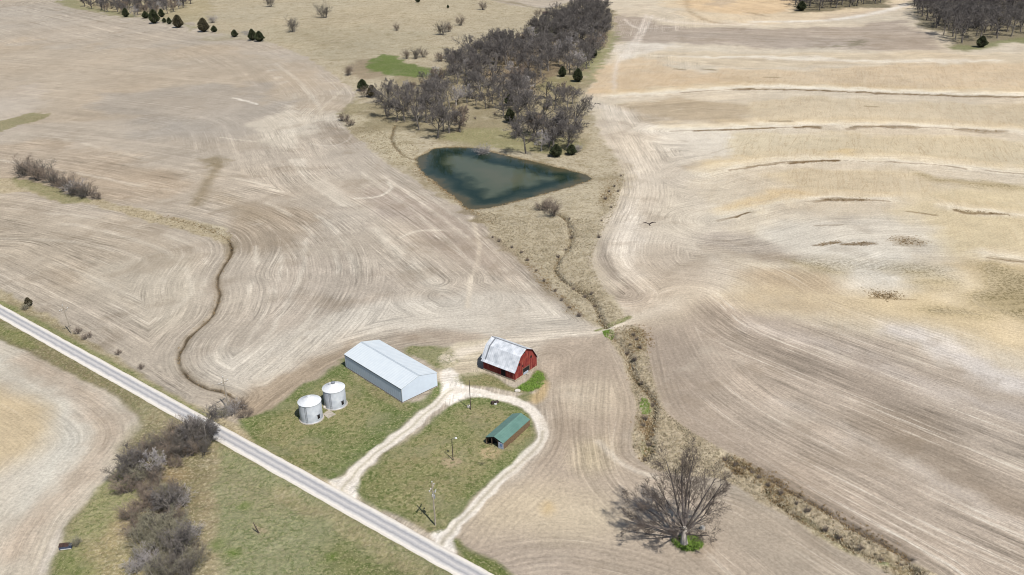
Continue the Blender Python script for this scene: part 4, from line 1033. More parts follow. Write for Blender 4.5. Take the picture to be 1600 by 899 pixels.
# ------------------------------------------------------------------ grain bins
def grain_bin(px, py, label, lid):
    c = at(px, py)
    g = empty('grain_bin', (c[0], c[1], 0), 0, label, 'grain bin', 'grain bins beside the machine shed')
    R, hh, ap = 2.75, 4.95, 6.15
    q = MB()
    prof = [(R, .15)]
    nb = 22
    for k in range(nb * 2 + 1):
        z = .15 + (hh - .15) * k / (nb * 2); prof.append((R - (.025 if k % 2 else 0), z))
    q.lathe(prof, 56); q.build('wall', M_galv, g, True)
    q = MB(); q.lathe([(R + .10, hh - .06), (R + .12, hh), (.42, ap), (.02, ap + .03)], 56); rf = q.build('roof', M_galvroof, g)
    q = MB()
    for k in range(28):
        a = 2 * math.pi * k / 28; q.tube([((R + .1) * math.cos(a), (R + .1) * math.sin(a), hh + .03), (.43 * math.cos(a), .43 * math.sin(a), ap + .03)], .03, 3)
    q.build('roof_ribs', M_galvroof, rf)
    q = MB()
    if lid: q.lathe([(.5, ap + .0), (.5, ap + .28), (.3, ap + .38), (.02, ap + .40)], 20); q.build('lid', M_gut, rf)
    else: q.lathe([(.42, ap), (.42, ap + .16), (.02, ap + .22)], 20); q.build('lid', M_galvroof, rf)
    if lid:
        q = MB(); q.box(-1.05, -.5, -.3, .3, ap + .02, ap + .12); q.build('hatch_cover', M_ins, rf)
    q = MB(); q.lathe([(R + .28, -.3), (R + .28, .13), (R - .1, .14)], 48); q.build('foundation', M_conc, g)
    q = MB(); a = math.radians(-38); q.prism([(-.33, -.08), (.33, -.08), (.33, 0.06), (-.33, .06)], 'z', .95, 1.9)
    d = q.build('door', M_black, g); d.location = ((R - .02) * math.cos(a), (R - .02) * math.sin(a), 0); d.rotation_euler = (0, 0, a - math.pi / 2 + math.pi)
    d.rotation_euler = (0, 0, a + math.pi / 2)
    q = MB(); q.box(-.50, .50, -.12, .02, 2.0, 2.12); q.build('door_hood', M_steel, d)
    # ladder
    q = MB(); a2 = math.radians(-100)
    for s in (-.2, .2): q.tube([(s, 0, .4), (s, 0, hh)], .025, 4)
    for k in range(14): q.tube([(-.2, 0, .6 + k * .32), (.2, 0, .6 + k * .32)], .018, 4)
    ld = q.build('ladder', M_steel, g); ld.location = ((R + .12) * math.cos(a2), (R + .12) * math.sin(a2), 0); ld.rotation_euler = (0, 0, a2 + math.pi / 2)
    return g
grain_bin(487.2, 653.5, 'round galvanised grain bin nearer the road, left of its twin', False)
grain_bin(524.5, 632.0, 'round galvanised grain bin with a dark raised lid, nearer the long shed', True)

def quad_slab(name, pts, z0, z1, mat, label, cat):
    P = ats(pts); c = P.mean(0); q = MB(); q.prism([tuple(p - c) for p in P], 'z', z0, z1); o = q.build(name, mat); o.location = (c[0], c[1], 0); return tag(o, label, cat)
quad_slab('concrete_pad', [(505.1, 647.5), (514, 641.4), (524.5, 648), (512.7, 654.6)], -.2, .16, M_conc, 'square pale concrete pad on the grass between the grain bins', 'concrete pad')

def rock(px, py, sx, sy, sz, label, mat, name='white_rock', cat='rock', seed=0):
    c = at(px, py); rr = random.Random(seed); bm = bmesh.new(); bmesh.ops.create_icosphere(bm, subdivisions=2, radius=1)
    for v in bm.verts:
        k = 1 + rr.uniform(-.18, .14); v.co = Vector((v.co.x * sx * k, v.co.y * sy * k, max(v.co.z, -.3) * sz * k))
    me = bpy.data.meshes.new(name); bm.to_mesh(me); bm.free(); me.materials.append(mat)
    o = bpy.data.objects.new(name, me); COL.objects.link(o); o.location = (c[0], c[1], sz * .2); return tag(o, label, cat)
M_rock = noise_mat('pale_limestone', alb((238, 232, 222)), alb((206, 198, 186)), 1.5, .95)
rock(808.3, 611.5, .8, .6, .45, 'white limestone boulder lying in the grass below the red barn', M_rock, seed=1)
rock(1097.5, 827, .55, .5, .75, 'pale boulder on bare soil right of the lone bare tree', M_rock, seed=2)
rock(507.8, 637.5, .5, .45, .5, 'small white rock in the gap between the two grain bins', M_rock, seed=3)
rock(732.5, 637, .45, .4, .7, 'small white rock at the foot of the pole by the drive', M_rock, seed=4)
# scrap heap by the loop drive
hp = empty('scrap_pile', tuple(at(773, 630.5)) + (0,), .4, 'small dark scrap heap at the grass edge of the loop drive', 'scrap pile')
q = MB(); q.box(-.9, -.1, -.4, .3, 0, .75); q.box(.15, 1.0, -.3, .35, 0, .5); q.build('barrel_boxes', noise_mat('scrap_dark', (.02, .015, .014), (.06, .04, .035), 2, .8), hp)
q = MB(); q.box(-.35, .3, -.75, -.45, 0, .35); q.build('white_offcut', M_ins, hp)
# small box by the lower field
bx = empty('feeder_box', tuple(at(103.5, 857)) + (0,), .15, 'small blue-grey box with rusty brown top at the lower left field edge', 'box')
q = MB(); q.box(-1.15, 1.15, -.5, .5, .1, .85); q.build('body', noise_mat('blue_grey_sheet', alb((92, 104, 132)), alb((66, 74, 98)), 2, .6), bx)
q = MB(); q.prism([(-.58, .85), (.3, 1.1), (.62, .95), (.62, .85)], 'x', -1.2, .7); q.build('lid', noise_mat('rusty_lid', alb((92, 66, 58)), alb((56, 44, 42)), 2, .9), bx)
for x in (-1.0, 1.0):
    q = MB(); q.box(x - .08, x + .08, -.45, .45, -.1, .12); q.build('runner', M_wood, bx)
q = MB(); q.box(-.9, 1.12, -.53, -.505, .12, .3); q.build('pale_rail', M_ins, bx)

# ------------------------------------------------------------------ poles
def utility_pole(px, py, hgt, label, lean=(0, 0), mat=M_pole, arm=True, ang=0.0, cat='utility pole', group='utility poles along the road', extra=True, thick=1.0):
    c = at(px, py); p = empty('utility_pole', (c[0], c[1], gz(*c) - .1), ang, label, cat, group)
    q = MB(); q.tube([(0, 0, -.5), (lean[0] * .5, lean[1] * .5, hgt * .5), (lean[0], lean[1], hgt)], [.17 * thick, .15 * thick, .11 * thick], 8); q.build('pole', mat, p)
    def cx(z): return lean[0] * z / hgt, lean[1] * z / hgt
    if arm:
        ax, ay = cx(hgt - 1.5)
        q = MB(); q.box(ax - 1.3, ax + 1.3, ay + .1, ay + .24, hgt - 1.6, hgt - 1.44); q.build('crossarm', mat, p)
        q = MB()
        for s in (-1, 1): q.tube([(ax + s * .95, ay + .17, hgt - 1.6), (ax, ay + .17, hgt - 2.35)], .035, 4)
        q.build('brace', M_steel, p)
        for s in (-1.2, -.55, 1.2):
            q = MB(); q.lathe([(.03, hgt - 1.45), (.09, hgt - 1.40), (.12, hgt - 1.3), (.10, hgt - 1.22), (.05, hgt - 1.15)], 10, ax + s, ay + .17); q.build('insulator', M_ins, p)
        q = MB(); q.lathe([(.04, hgt), (.10, hgt + .06), (.11, hgt + .18), (.05, hgt + .3)], 10, lean[0], lean[1]); q.build('insulator', M_ins, p)
    if extra:
        ax, ay = cx(hgt - 2.6)
        q = MB(); q.box(ax - .9, ax + .9, ay - .2, ay - .1, hgt - 2.75, hgt - 2.62); q.build('lower_arm', M_steel, p)
        for s in (-.8, .7):
            q = MB(); q.tube([(ax + s, ay - .25, hgt - 2.95), (ax + s * 1.1, ay - .35, hgt - 2.35)], [.08, .10], 8); q.build('fuse_cutout', M_ins, p)
        q = MB(); q.lathe([(.2, hgt - 4.3), (.26, hgt - 4.25), (.26, hgt - 3.5), (.2, hgt - 3.42), (.05, hgt - 3.38)], 14, ax + .42, ay); q.build('transformer', M_steel, p)
    return p
RA = math.atan2(rn[1], rn[0])
utility_pole(680.3, 818.5, 10.9, 'tall pale utility pole with crossarm and transformer on the lawn nearest the road', (-.15, 0), M_pole, True, RA + .35)
utility_pole(358, 641, 9.8, 'grey utility pole beside the left gully just above the road', (-.1, .0), M_pole, True, RA, extra=False)
utility_pole(112, 521, 9.6, 'grey utility pole on the grass verge near the left edge', (-.5, .1), M_pole, True, RA, extra=False)
utility_pole(735.5, 640, 8.4, 'thin dark pole beside the drive between machine shed and red barn', (0, 0), M_poledark, False, 0, group=None, extra=False, thick=.65)
yl = utility_pole(708, 719.3, 5.8, 'short dark yard light pole in a bare patch of the lawn', (0, 0), M_poledark, False, .3, 'light pole', None, False, .65); yl.name = 'yard_light_pole'
q = MB(); q.tube([(0, 0, 5.6), (.5, 0, 5.95), (.9, 0, 6.0)], .04, 6); q.build('bracket', M_steel, yl)
q = MB(); q.lathe([(.08, 6.1), (.22, 6.0), (.30, 5.78), (.26, 5.74), (.02, 5.70)], 14, .95, 0); q.build('lamp_head', M_ins, yl)
c = at(405, 833); ps = empty('dead_snag', (c[0], c[1], -.2), 0, 'broken grey dead snag leaning in the olive pasture below the road', 'dead tree')
q = MB(); q.tube([(0, 0, 0), (-.5, .1, 1.4), (-.9, .3, 2.6)], [.16, .12, .07], 6); q.build('trunk', M_poledark, ps)
q = MB(); q.tube([(-.5, .1, 1.4), (-.2, .3, 2.0)], [.07, .04], 5); q.build('branch', M_poledark, ps)

# ------------------------------------------------------------------ bird in flight
def ray_at(px, py, dist):
    D = FW * FPX + RT * (px - 800) + DN * (py - 449.5); D /= np.linalg.norm(D); return np.array([0, 0, H]) + D * dist
c = ray_at(1014.3, 350.5, 134)
bd = empty('soaring_bird', tuple(c), 0.06, 'dark bird gliding with spread wings above the pale right field', 'bird')
M_bird = noise_mat('bird_feathers', (.018, .012, .010), (.035, .024, .02), 6, .8)
bm = bmesh.new(); bmesh.ops.create_uvsphere(bm, u_segments=14, v_segments=10, radius=1)
for v in bm.verts:
    y = v.co.y; k = 1 - .45 * max(y, 0) - .2 * max(-y, 0) ** 2
    v.co = Vector((v.co.x * .10 * k, y * .34, v.co.z * .095 * k))
tl = bmesh.ops.create_cone(bm, cap_ends=True, segments=6, radius1=.055, radius2=.05, depth=.1)
bmesh.ops.rotate(bm, verts=tl['verts'], cent=(0, 0, 0), matrix=Matrix.Rotation(math.pi / 2, 3, 'X')); bmesh.ops.translate(bm, verts=tl['verts'], vec=(0, -.36, .01))
# fan tail
tv = [bm.verts.new(p) for p in ((-.06, -.28, .0), (.06, -.28, .0), (.15, -.56, .0), (0, -.60, .0), (-.15, -.56, .0))]; tv2 = [bm.verts.new((v.co.x, v.co.y, v.co.z + .02)) for v in tv]
bm.faces.new(tv[::-1]); bm.faces.new(tv2)
for i in range(5): bm.faces.new((tv[i], tv[(i + 1) % 5], tv2[(i + 1) % 5], tv2[i]))
me = bpy.data.meshes.new('body'); bm.to_mesh(me); bm.free(); me.materials.append(M_bird); o = bpy.data.objects.new('body', me); COL.objects.link(o); o.parent = bd
for s in (-1, 1):
    st_ = [(.05, .18, -.20, .02), (.28, .20, -.20, .15), (.52, .22, -.16, .24), (.75, .14, -.14, .25), (.92, .02, -.14, .24), (1.0, -.06, -.14, .22)]
    q = MB(); vs = []
    for x, yl_, yt, z in st_: vs += [(s * x, yl_, z + .02), (s * x, yl_ - .05, z + .04), (s * x, yt, z + .005), (s * x, yl_ - .05, z - .02)]
    fs = [(i * 4 + j, i * 4 + (j + 1) % 4, i * 4 + 4 + (j + 1) % 4, i * 4 + 4 + j) for i in range(len(st_) - 1) for j in range(4)] + [(0, 1, 2, 3), (20, 21, 22, 23)]
    q.add(vs, fs); q.build('wing', M_bird, bd)

# ------------------------------------------------------------------ vegetation
M_bark = noise_mat('bark_grey', (.15, .135, .12), (.075, .065, .058), 2.5, .95, stretch=(2, 2, .5))
M_twigd = noise_mat('twigs_dark', (.112, .100, .086), (.062, .054, .046), .3, .95)
M_twig = noise_mat('twigs_grey', (.122, .110, .102), (.060, .053, .050), .25, .95)
M_twigr = noise_mat('twigs_reddish', (.165, .130, .102), (.105, .082, .066), .3, .95)
M_twigp = noise_mat('twigs_pale', (.27, .25, .24), (.18, .165, .16), .3, .95)
M_twigo = noise_mat('twigs_olive', (.19, .175, .125), (.12, .112, .08), .4, .95)
M_barkp = noise_mat('bark_pale', (.34, .31, .28), (.2, .18, .16), 2.5, .95, stretch=(2, 2, .5))
M_cedar = noise_mat('cedar_foliage', (.022, .032, .013), (.05, .055, .026), 1.2, .95)
M_cedarb = noise_mat('cedar_foliage_bronze', (.05, .046, .026), (.085, .07, .042), 1.2, .95)


def rand_dir(rr, d, ang):
    a = d.orthogonal().normalized(); b_ = d.cross(a)
    ph = rr.uniform(0, 2 * math.pi)
    return (d * math.cos(ang) + (a * math.cos(ph) + b_ * math.sin(ph)) * math.sin(ang)).normalized()


def grow(rr, out, p, d, L_, r_, lev, cfg):
    """one branch as a bent tapering tube; children along it"""
    segs = cfg['segs'][lev]; pts = [p.copy()]; rad = [r_]; dirs = [d.copy()]
    end = cfg['taper'][lev]
    for k in range(segs):
        d = (d + Vector((rr.gauss(0, 1), rr.gauss(0, 1), rr.gauss(0, 1))) * cfg['bend'][lev] + Vector((0, 0, cfg['up'][lev]))).normalized()
        p = p + d * (L_ / segs); pts.append(p.copy()); rad.append(r_ * (1 - (1 - end) * (k + 1) / segs)); dirs.append(d.copy())
    out[lev].tube(pts, rad, cfg['sides'][lev])
    if lev + 1 >= len(cfg['n']): return
    n = cfg['n'][lev + 1]; n = max(1, int(round(n * rr.uniform(.8, 1.2))))
    for k in range(n):
        f = cfg['t0'][lev + 1] + (1 - cfg['t0'][lev + 1]) * ((k + rr.uniform(.2, .8)) / n); f = min(f, .999)
        i = min(int(f * segs), segs - 1); u = f * segs - i
        q = pts[i].lerp(pts[i + 1], u); rq = rad[i] * (1 - u) + rad[i + 1] * u
        nd = rand_dir(rr, dirs[i], rr.uniform(*cfg['ang'][lev + 1]))
        ll = L_ * cfg['len'][lev + 1] * rr.uniform(.7, 1.15) * (1.1 - .45 * f)
        grow(rr, out, q, nd, ll, max(rq * cfg['rr'][lev + 1], cfg['rmin']), lev + 1, cfg)


TREE = dict(n=[1, 9, 7, 6, 6], segs=[4, 4, 3, 2, 1], sides=[7, 5, 4, 3, 3], bend=[.06, .10, .14, .18, .1], up=[.05, .07, .05, .04, .02], taper=[.45, .35, .35, .4, .5],
            t0=[0, .35, .25, .2, .2], ang=[(0, 0), (.5, 1.2), (.4, 1.0), (.4, 1.0), (.35, .9)], len=[1, 1.0, .58, .55, .52], rr=[1, .5, .5, .5, .55], rmin=.022)


def merge(bs):
    q = MB()
    for x in bs: q.add(x.v, x.f)
    return q


def tree_proto(seed, hgt, cfg=TREE, trunk=.38, r_=.22, tw=M_twig, bk=M_bark, name='bare_tree', **over):
    cfg = dict(cfg); cfg.update(over); rr = random.Random(seed)
    out = [MB() for _ in cfg['n']]
    grow(rr, out, Vector((0, 0, -.3)), Vector((rr.uniform(-.06, .06), rr.uniform(-.06, .06), 1)).normalized(), hgt * trunk, r_, 0, cfg)
    zs = max(v[2] for o_ in out for v in o_.v); print(name, seed, 'H', zs, 'W', max(v[0] for o_ in out for v in o_.v) - min(v[0] for o_ in out for v in o_.v), sum(len(o_.f) for o_ in out))
    k = hgt / zs
    for o_ in out: o_.v = [(x * k, y * k, z * k) for x, y, z in o_.v]
    root = empty(name, (0, 0, -500))
    merge(out[:1]).build('trunk', bk, root, fix=False)
    merge(out[1:]).build('crown', tw, root, fix=False)
    return root


def bush_proto(seed, hgt, wid, tw=M_twig, name='bare_shrub', stems=15, n2=7, n3=7, n4=3, rmin=.0115):
    rr = random.Random(seed); cfg = dict(TREE); cfg.update(n=[1, n2, n3] + ([n4] if n4 else []), segs=[4, 2, 1, 1], sides=[4, 3, 3, 3], bend=[.12, .18, .15, .1], up=[.04, .03, .02, .02], taper=[.3, .4, .5, .5],
        t0=[0, .2, .2, .2], ang=[(0, 0), (.35, .9), (.35, .9), (.3, .9)], len=[1, .5, .5, .5], rr=[1, .5, .6, .6], rmin=rmin)
    out = [MB() for _ in cfg['n']]
    for s in range(stems):
        a = rr.uniform(0, 2 * math.pi); tl = rr.uniform(.05, 1.0) * math.atan2(wid, hgt * 1.3); p = Vector((math.cos(a), math.sin(a), 0)) * rr.uniform(0, wid * .25)
        d = Vector((math.cos(a) * math.sin(tl), math.sin(a) * math.sin(tl), math.cos(tl)))
        grow(rr, out, p + Vector((0, 0, -.2)), d, hgt * rr.uniform(.6, 1.0), .06, 0, cfg)
    root = empty(name, (0, 0, -500))
    merge(out[:1]).build('stems', M_bark, root, fix=False)
    merge(out[1:]).build('twigs', tw, root, fix=False)
    return root


def cedar_proto(seed, hgt, wid, mat=M_cedar):
    rr = random.Random(seed); root = empty('cedar_tree', (0, 0, -500))
    q = MB(); q.tube([(0, 0, -.3), (0, 0, hgt * .8)], [.16, .05], 6); q.build('trunk', M_bark, root, fix=False)
    q = MB(); lob = [(rr.uniform(0, 6.28), rr.uniform(.75, 1.15), rr.uniform(0, 6.28)) for _ in range(5)]
    for k in range(4200):
        u = rr.random() ** .8; a = rr.uniform(0, 6.283)
        prof = (math.sin(min(u * 3.4, 1.57)) * (1 - u) ** .62) * 1.25
        lobf = 1 + .13 * math.sin(3 * a + 9 * u + lob[0][0]) + .10 * math.sin(5 * a - 14 * u + lob[1][0])
        R_ = wid * prof * lobf * rr.uniform(.35, 1.04) ** .6
        p = Vector((R_ * math.cos(a), R_ * math.sin(a), .1 + u * hgt * .98))
        s = rr.uniform(.22, .42); nrm = Vector((math.cos(a), math.sin(a), .5)).normalized()
        e1 = rand_dir(rr, nrm, 1.2) * s; e2 = rand_dir(rr, nrm, 1.0) * s
        n = len(q.v); q.v += [tuple(p - e1 * .5), tuple(p + e1 * .5), tuple(p + e2 + nrm * s * .7)]; q.f.append((n, n + 1, n + 2))
    q.build('crown', mat, root, fix=False)
    return root


def drop(proto, xy, label, cat, group=None, s=1.0, sz=None, rz=None, first=[]):
    r_ = proto if proto.name not in first else copy_tree(proto)
    first.append(r_.name)
    r_.location = (xy[0], xy[1], gz(*xy) - .05); r_.rotation_euler = (0, 0, rng.uniform(0, 6.28) if rz is None else rz); r_.scale = (s, s, sz if sz else s)
    for k in ('label', 'category', 'group'):
        if k in r_: del r_[k]
    tag(r_, label, cat, group)
    return r_

# ---- the lone tree
rr = random.Random(21)
out = [MB() for _ in range(6)]
cfg = dict(TREE); cfg.update(n=[1, 0, 7, 7, 8, 5], segs=[5, 5, 4, 3, 2, 1], sides=[9, 7, 5, 4, 3, 3], bend=[.04, .07, .12, .16, .18, .1], up=[.0, .05, .05, .05, .04, .0], taper=[.7, .28, .3, .35, .4, .5],
    t0=[0, 0, .22, .2, .15, .2], ang=[(0, 0), (.3, .6), (.35, .8), (.4, .85), (.4, .9), (.35, .9)], len=[1, 1, .50, .55, .55, .5], rr=[1, 1, .45, .5, .55, .6], rmin=.0145)
c = at(1069, 849); LT = empty('lone_tree', (c[0], c[1], 0), 0, 'large bare spreading tree standing alone in the field left of the ditch', 'tree')
trunk = MB(); trunk.tube([(0, 0, -.4), (-.05, .05, .3), (-.1, .1, 1.4), (-.05, .15, 2.8), (0, .2, 4.0)], [1.0, .72, .58, .55, .45], 10)
base = Vector((0, .2, 3.4))
lims = [((-.95, .25, .18), 11.5, .30), ((-.98, .55, .38), 12.0, .28), ((-.9, -.35, .22), 9.5, .24), ((-.8, .3, .62), 11.0, .28), ((-.45, .25, .85), 12.5, .32), ((-.1, .2, 1), 13.5, .36), ((.12, .55, .85), 12.5, .32), ((.35, -.1, .95), 12, .30), ((.62, .25, .75), 11.5, .30), ((.85, .35, .45), 10.5, .26), ((.3, .85, .5), 11, .26), ((-.4, .9, .45), 10.5, .24), ((.45, -.7, .5), 8, .2), ((-.3, -.8, .5), 8, .2)]
for d, l_, r_ in lims:
    d = Vector(d).normalized(); grow(rr, out, base + Vector((0, 0, rr.uniform(-1.3, .5))), d, l_ * (1.1 if d.z > .6 else .92), r_ * .82, 1, cfg)
trunk.build('trunk', M_barkp, LT, fix=False)
merge(out[1:3]).build('limbs', noise_mat('limb_bark', (.10, .085, .078), (.05, .043, .04), 2, .95), LT, fix=False)
merge(out[3:]).build('twigs', noise_mat('lone_tree_twigs', (.095, .076, .064), (.052, .041, .035), .3, .95), LT, fix=False)

# ---- prototypes
PAST_T = [(320, 50), (460, 76), (540, 128), (555, 140), (600, 84), (700, 92), (760, 60), (860, 20), (740, 0), (420, 0)]
PT = [tree_proto(100 + k, h_, r_=.2 + .01 * h_ * .3, tw=[M_twig, M_twig, M_twigr, M_twig, M_twigp, M_twig][k], bk=M_bark if k != 4 else M_barkp,
                 trunk=[.28, .34, .26, .38, .28, .3][k], rmin=.024) for k, h_ in enumerate((14, 16, 11, 17, 12, 15))]
PU = bush_proto(206, 2.2, 2.6, M_twigr, 'understory_shrub', stems=12, n2=6, n3=6, n4=0, rmin=.016)
PB = [bush_proto(200, 4.5, 3.2, M_twigd), bush_proto(201, 5.0, 2.6, M_twigr), bush_proto(202, 3.0, 2.6, M_twigr), bush_proto(203, 4.2, 3.0, M_twigo), bush_proto(204, 3.6, 2.6, M_twigp), bush_proto(205, 1.4, 1.2, M_twigr, stems=14, n2=6, n3=5, n4=0, rmin=.012)]
PC = [cedar_proto(300, 6.0, 2.4), cedar_proto(301, 5.0, 2.6), cedar_proto(302, 5.5, 2.5, M_cedarb)]


def scatter(poly, spacing, seed, tries=4000, dens=None):
    V = W(poly, True); r2 = random.Random(seed); acc = []
    x0, y0 = V.min(0); x1, y1 = V.max(0)
    for _ in range(tries):
        p = np.array([r2.uniform(x0, x1), r2.uniform(y0, y1)])
        if not inside(p[None], V)[0]: continue
        sp_ = spacing * r2.uniform(.75, 1.3)
        if acc and np.min(np.sum((np.array(acc) - p) ** 2, 1)) < sp_ * sp_: continue
        acc.append(p)
    return sorted(acc, key=lambda p: p[1])

WOOD = [(592, 182), (602, 166), (640, 144), (690, 130), (708, 112), (728, 96), (760, 82), (830, 62), (872, 36), (925, 14), (948, 40), (935, 84), (905, 118), (880, 112), (850, 120), (836, 142), (850, 152), (890, 160), (908, 180), (912, 215), (898, 240), (862, 238), (820, 228), (800, 205), (770, 190), (730, 192), (718, 212), (690, 208), (650, 195), (615, 192)]
r0_ = random.Random(4)
wt = scatter(WOOD, 8.6, 5, 14000)
GAP = [W(g_, True) for g_ in ([(700, 178), (745, 170), (770, 182), (740, 200), (705, 200)], [(640, 165), (670, 160), (680, 180), (650, 186)], [(760, 120), (790, 110), (800, 130), (775, 140)], [(700, 140), (730, 130), (735, 148), (705, 156)], [(830, 160), (860, 165), (850, 185), (828, 180)])]
wt = [p for p in wt if not any(inside(p[None], g_)[0] for g_ in GAP)]
print('wood trees', len(wt))
ylim = at(760, 175)[1]; wt = [p for p in wt if p[1] > ylim or r0_.random() < .62]
wt_ind, wt_rest = wt[:200], wt[200:365]
r3 = random.Random(9)
edge_d = seg_dist(np.array(wt), W(WOOD, True), True)
for i, p in enumerate(wt_ind):
    k = r3.choice((0, 1, 2, 3, 3, 5, 5, 1, 4))
    lab = {0: 'bare grey spreading tree in the wood behind the pond', 1: 'bare grey upright tree in the wood behind the pond', 2: 'bare reddish-brown low tree in the wood behind the pond', 3: 'tall bare grey tree in the wood behind the pond', 4: 'bare pale-twigged tree in the wood behind the pond', 5: 'bare grey long-trunked tree in the wood behind the pond'}[k]
    drop(PT[k], p, lab, 'tree', 'bare trees of the wood behind the pond', r3.uniform(.6, 1.2))


def mass(name, items, label, group=None):
    """many far trees as one mesh"""
    V, F, n0 = [], [], 0
    for p, k, s in items:
        for ch in PT[k].children:
            me = ch.data; co = np.empty(len(me.vertices) * 3, np.float32); me.vertices.foreach_get('co', co); co = co.reshape(-1, 3)
            a = r3.uniform(0, 6.28); ca_, sa = math.cos(a), math.sin(a)
            v = np.stack([co[:, 0] * ca_ - co[:, 1] * sa, co[:, 0] * sa + co[:, 1] * ca_, co[:, 2]], 1) * s + np.array([p[0], p[1], -.05]); V.append(v)
            nl = len(me.loops); li = np.empty(nl, np.int32); me.loops.foreach_get('vertex_index', li)
            ls = np.empty(len(me.polygons), np.int32); me.polygons.foreach_get('loop_start', ls); F.append((li + n0, ls, nl)); n0 += len(v)
    me = bpy.data.meshes.new(name); V = np.concatenate(V).astype(np.float32)
    me.vertices.add(len(V)); me.vertices.foreach_set('co', V.ravel())
    tot = sum(f[2] for f in F); me.loops.add(tot); me.loops.foreach_set('vertex_index', np.concatenate([f[0] for f in F]).astype(np.int32))
    o_ = 0; starts = []
    for f in F: starts.append(f[1] + o_); o_ += f[2]
    starts = np.concatenate(starts).astype(np.int32); me.polygons.add(len(starts)); me.polygons.foreach_set('loop_start', starts); me.update(calc_edges=True)
    me.materials.append(M_twig); o = bpy.data.objects.new(name, me); COL.objects.link(o); return tag(o, label, 'wood', group, 'stuff')

if wt_rest: mass('distant_wood', [(p, r3.choice((0, 1, 3, 5, 2)), r3.uniform(.85, 1.2)) for p in wt_rest], 'far grey mass of bare trees at the back of the pond wood')

for px, py, k, s_ in ((604, 182, 1, 1.0), (632, 190, 0, 1.05), (655, 203, 5, .95), (684, 216, 1, 1.1), (702, 208, 0, 1.0), (722, 196, 2, 1.0), (822, 240, 1, 1.05), (846, 236, 4, .9), (866, 226, 5, 1.0), (886, 236, 1, 1.0), (880, 214, 3, 1.0), (838, 214, 5, 1.05), (806, 216, 0, .9)):
    drop(PT[k], at(px, py), 'bare grey tree at the pond-side edge of the wood, casting its shadow on the grass', 'tree', 'trees at the pond-side edge of the wood', s_)
us_ = scatter(WOOD, 13, 31, 2500)
for p in us_[:60]: drop(PU, p, 'low brown underbrush shrub beneath the trees of the pond wood', 'shrub', 'underbrush of the pond wood', r3.uniform(.7, 1.3))
# far right wood: front trees one by one, the rest as one mass
FRW = [(1432, 18), (1436, 30), (1458, 40), (1478, 58), (1508, 68), (1540, 68), (1570, 60), (1600, 56), (1680, 54), (1720, -30), (1440, -30)]
fr = scatter(FRW, 11, 6, 5000); print('far right', len(fr))
for p in fr[:40]:
    drop(PT[r3.choice((0, 1, 3, 5))], p, 'bare dark tree at the near edge of the far right wood', 'tree', 'bare trees at the edge of the far right wood', r3.uniform(.95, 1.35))
if fr[40:]: mass('distant_wood', [(p, r3.choice((0, 1, 3, 5)), r3.uniform(.95, 1.3)) for p in fr[40:140]], 'dark mass of bare trees filling the top right corner')
FMW = [(1244, 14), (1260, 17), (1300, 15), (1345, 9), (1385, 2), (1400, -22), (1250, -22)]
fm = scatter(FMW, 11, 7, 3000); print('far mid', len(fm))
mass('distant_wood', [(p, r3.choice((0, 1, 3, 5)), r3.uniform(.85, 1.15)) for p in fm[:70]], 'narrow dark strip of bare trees at the top edge above the terraces')
HEDGE = [(118, 6), (150, 16), (185, 22), (228, 28), (262, 22), (285, 14), (300, 4), (290, -14), (120, -14)]
hg = scatter(HEDGE, 9.5, 8, 3000); print('hedge', len(hg))
for p in hg[:26]:
    drop(PT[r3.choice((0, 2, 2, 4, 1))], p, 'bare brown tree of the hedgerow along the top left field', 'tree', 'bare trees of the top left hedgerow', r3.uniform(.7, 1.0))
if hg[26:]: mass('distant_wood', [(p, r3.choice((0, 2, 4)), r3.uniform(.7, 1.0)) for p in hg[26:60]], 'bare scrub behind the top left hedgerow')

# cedars
for px, py, s, k, lab in ((242, 37, 1.25, 0, 'big dark cedar at the left end of the row by the field edge'), (253, 27, .75, 0, 'dark cedar behind the big left one'), (257, 35.5, .5, 1, 'tiny cedar just right of the big left one'), (265, 38, .6, 0, 'slim small cedar in the middle of the row'),
        (279, 43.5, 1.2, 2, 'wide bronze cedar in the middle of the row'), (319, 50, 1.25, 2, 'tall bronze cedar right of the gap in the row'), (335, 50.5, .65, 1, 'small round cedar beside the tall bronze one'), (367, 58, .7, 1, 'low cedar left of the little pool'),
        (395, 63.5, .9, 0, 'dark cedar of the touching pair, left one'), (406, 65, .95, 1, 'dark cedar of the touching pair, right one'), (197, 27, .85, 0, 'dark cedar under the hedgerow trees, far left'), (228, 29, .8, 1, 'dark cedar half hidden behind the hedgerow end')):
    drop(PC[k], at(px, py), lab + ', top left', 'tree', 'cedars along the top left field edge', s * 1.65)
for px, py, s, k, lab in ((869, 245, .85, 1, 'round dark cedar near the pond right of the bare trees'), (903, 128, 1.0, 0, 'dark cedar at the right edge of the wood by the clearing'), (879, 120, .8, 0, 'slim dark cedar inside the wood clearing'), (926, 90, 1.0, 1, 'dark cedar at the right edge of the wood near the top'),
        (797, 192, .9, 0, 'dark cedar low in the middle of the pond wood'), (797, 165, .9, 1, 'dark cedar high in the middle of the pond wood'), (567, 142, 1.0, 1, 'dark cedar at the left tip of the wood, upper one'), (582, 152, .95, 2, 'bronze-dark cedar at the left tip of the wood, lower one'), (893, 242, .7, 1, 'small dark cedar at the lower right corner of the wood'), (653, 4, .7, 1, 'small dark cedar alone in the pasture at the top edge'), (700, 13, .4, 0, 'tiny dark cedar in the pasture at the top centre'), (1533, 74, 1.1, 1, 'dark cedar at the front of the far right wood'), (1524, 44, 1.0, 2, 'bronze cedar inside the far right wood'), (1252, 17, 1.2, 1, 'dark cedar at the left end of the top strip of trees'), (45, 477, .38, 2, 'small dark bush cedar on the road verge at left')):
    drop(PC[k], at(px, py), lab, 'tree', None, s * 1.35)

